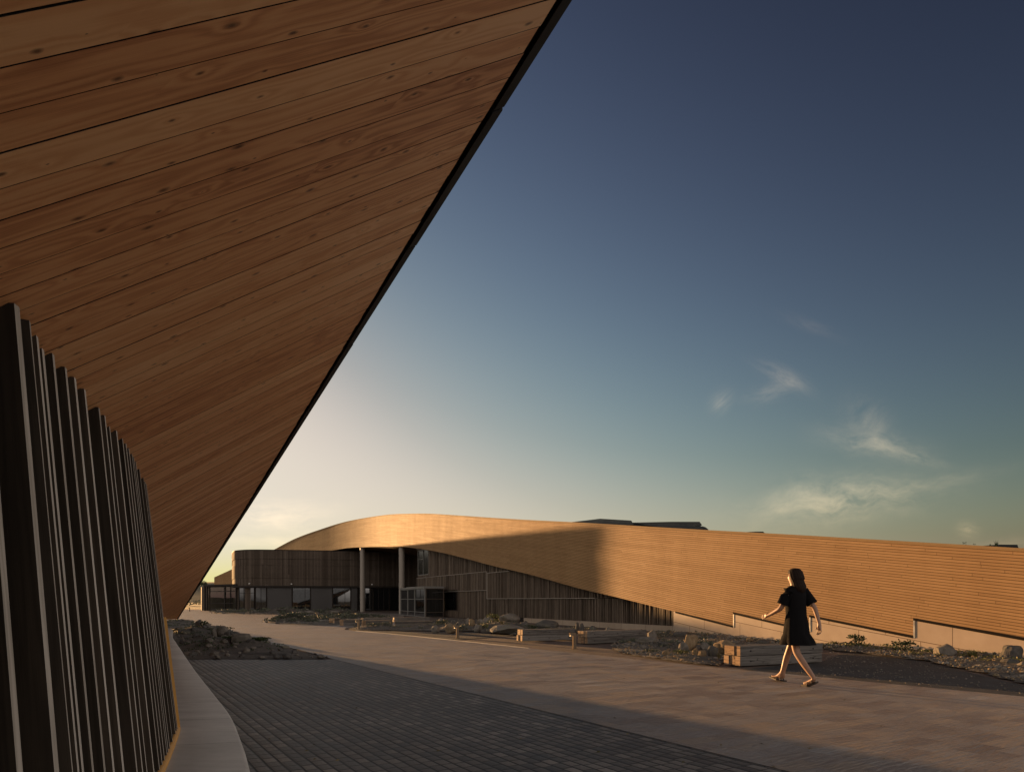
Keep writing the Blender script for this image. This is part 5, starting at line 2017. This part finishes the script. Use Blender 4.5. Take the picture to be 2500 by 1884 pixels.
# loose dark tunic reaching mid thigh
mb = MB()
rows = []
prof = [(0.585, .235, .205, -.01), (0.64, .225, .190, -.005), (0.75, .205, .165, 0), (0.90, .190, .150, 0), (1.02, .165, .130, .005), (1.14, .165, .132, .012), (1.26, .175, .135, .02), (1.36, .190, .118, .02), (1.405, .175, .098, .022), (1.435, .125, .085, .025), (1.46, .078, .068, .03)]
for z, a, b, oy in prof:
    row = []
    for k in range(40):
        th = 2 * math.pi * k / 40
        fold = 1 + (0.060 * math.sin(th * 7 + z * 4) + 0.035 * math.sin(th * 12 + 1.0 - z * 3)) * max(0.12, (1.15 - z)) * 1.9 + 0.012 * math.sin(z * 45 + th * 3)
        row.append(PC + Vector((a * math.cos(th) * fold, oy + b * math.sin(th) * fold + (0.05 * math.sin(th) if z < .7 else 0), z)))
    rows.append(row)
mb.grid(rows, smooth=True, close=True)
mb.build('tunic', M['cloth'], per)
for sx, sh, el in ((-1, Vector((-.165, .02, 1.385)), Vector((-.225, .10, 1.12))), (1, Vector((.165, .01, 1.385)), Vector((.235, -.13, 1.13)))):
    mb = MB()
    mid = sh.lerp(el, 0.45)
    mb.tube([PC + sh - Vector((sx * .09, 0, .03)), PC + sh - Vector((sx * .03, 0, .008)), PC + sh + Vector((0, 0, -.01)), PC + sh.lerp(el, .3), PC + sh.lerp(el, .78)], [.055, .074, .078, .074, .082], 20, caps=False)
    mb.build('sleeve', M['cloth'], per)
# hair: shoulder-length, loose, swinging back
mb = MB()
rows = []
hp_ = cr([(1.716, .010, .03), (1.708, .055, .03), (1.68, .084, .028), (1.63, .096, .018), (1.57, .098, .0), (1.51, .096, -.022), (1.45, .098, -.045), (1.40, .080, -.062), (1.36, .045, -.070), (1.335, .012, -.074)], 4)
for z, a, oy in hp_:
    row = []
    for k in range(56):
        th = 2 * math.pi * k / 56
        b = a * (1.14 if z > 1.55 else 0.9)
        wv = 1 + (0.045 * math.sin(th * 17 + z * 9) + 0.05 * mnoise.noise(Vector((math.cos(th) * 3, math.sin(th) * 3, z * 8)))) * (1.0 if z < 1.67 else 0.3)
        y = oy + b * math.sin(th) * wv
        x = a * math.cos(th) * wv
        if z < 1.64:                      # open at the face
            y = min(y, 0.055 - (1.64 - z) * 0.25)
        dz_ = (0.03 * mnoise.noise(Vector((math.cos(th) * 4, math.sin(th) * 4, 2.0))) if z < 1.45 else 0.0)
        row.append(PC + Vector((x, y, z + dz_)))
    rows.append(row)
mb.grid(rows, smooth=True, close=True)
mb.build('hair', M['hair'], per)
# eyes, sandals
mb = MB()
for sx in (-1, 1):
    c = PC + Vector((sx * .030, .128, 1.605))
    mb.tube([c - Vector((0.010, 0, 0)), c, c + Vector((.010, 0, 0))], [.003, .008, .003], 8)
mb.build('eyes', M['hair'], per)
for pts in ([(-.085, -.40, .075), (-.088, -.27, .012), (-.09, -.165, .008)], [(.085, .265, .010), (.088, .40, .018), (.095, .55, .052)]):
    mb = MB()
    rows = []
    for (x, y, z), w in zip(pts, (.034, .044, .034)):
        p = PC + Vector((x, y, z))
        rows.append([p + Vector((-w, 0, .012)), p + Vector((w, 0, .012)), p + Vector((w, 0, -.010)), p + Vector((-w, 0, -.010))])
    mb.grid(rows, smooth=False, close=True)
    mb.face(rows[0][::-1])
    mb.face(rows[-1])
    a, b = Vector(pts[1]), Vector(pts[0])
    for q in (0.0, 0.55):
        c = PC + a.lerp(b, q)
        mb.tube([c + Vector((-.044, 0, 0)), c + Vector((-.03, .01, .045)), c + Vector((0, .015, .062)), c + Vector((.03, .01, .045)), c + Vector((.044, 0, 0))], .008, 6)
    mb.build('sandal', M['leather'], per)
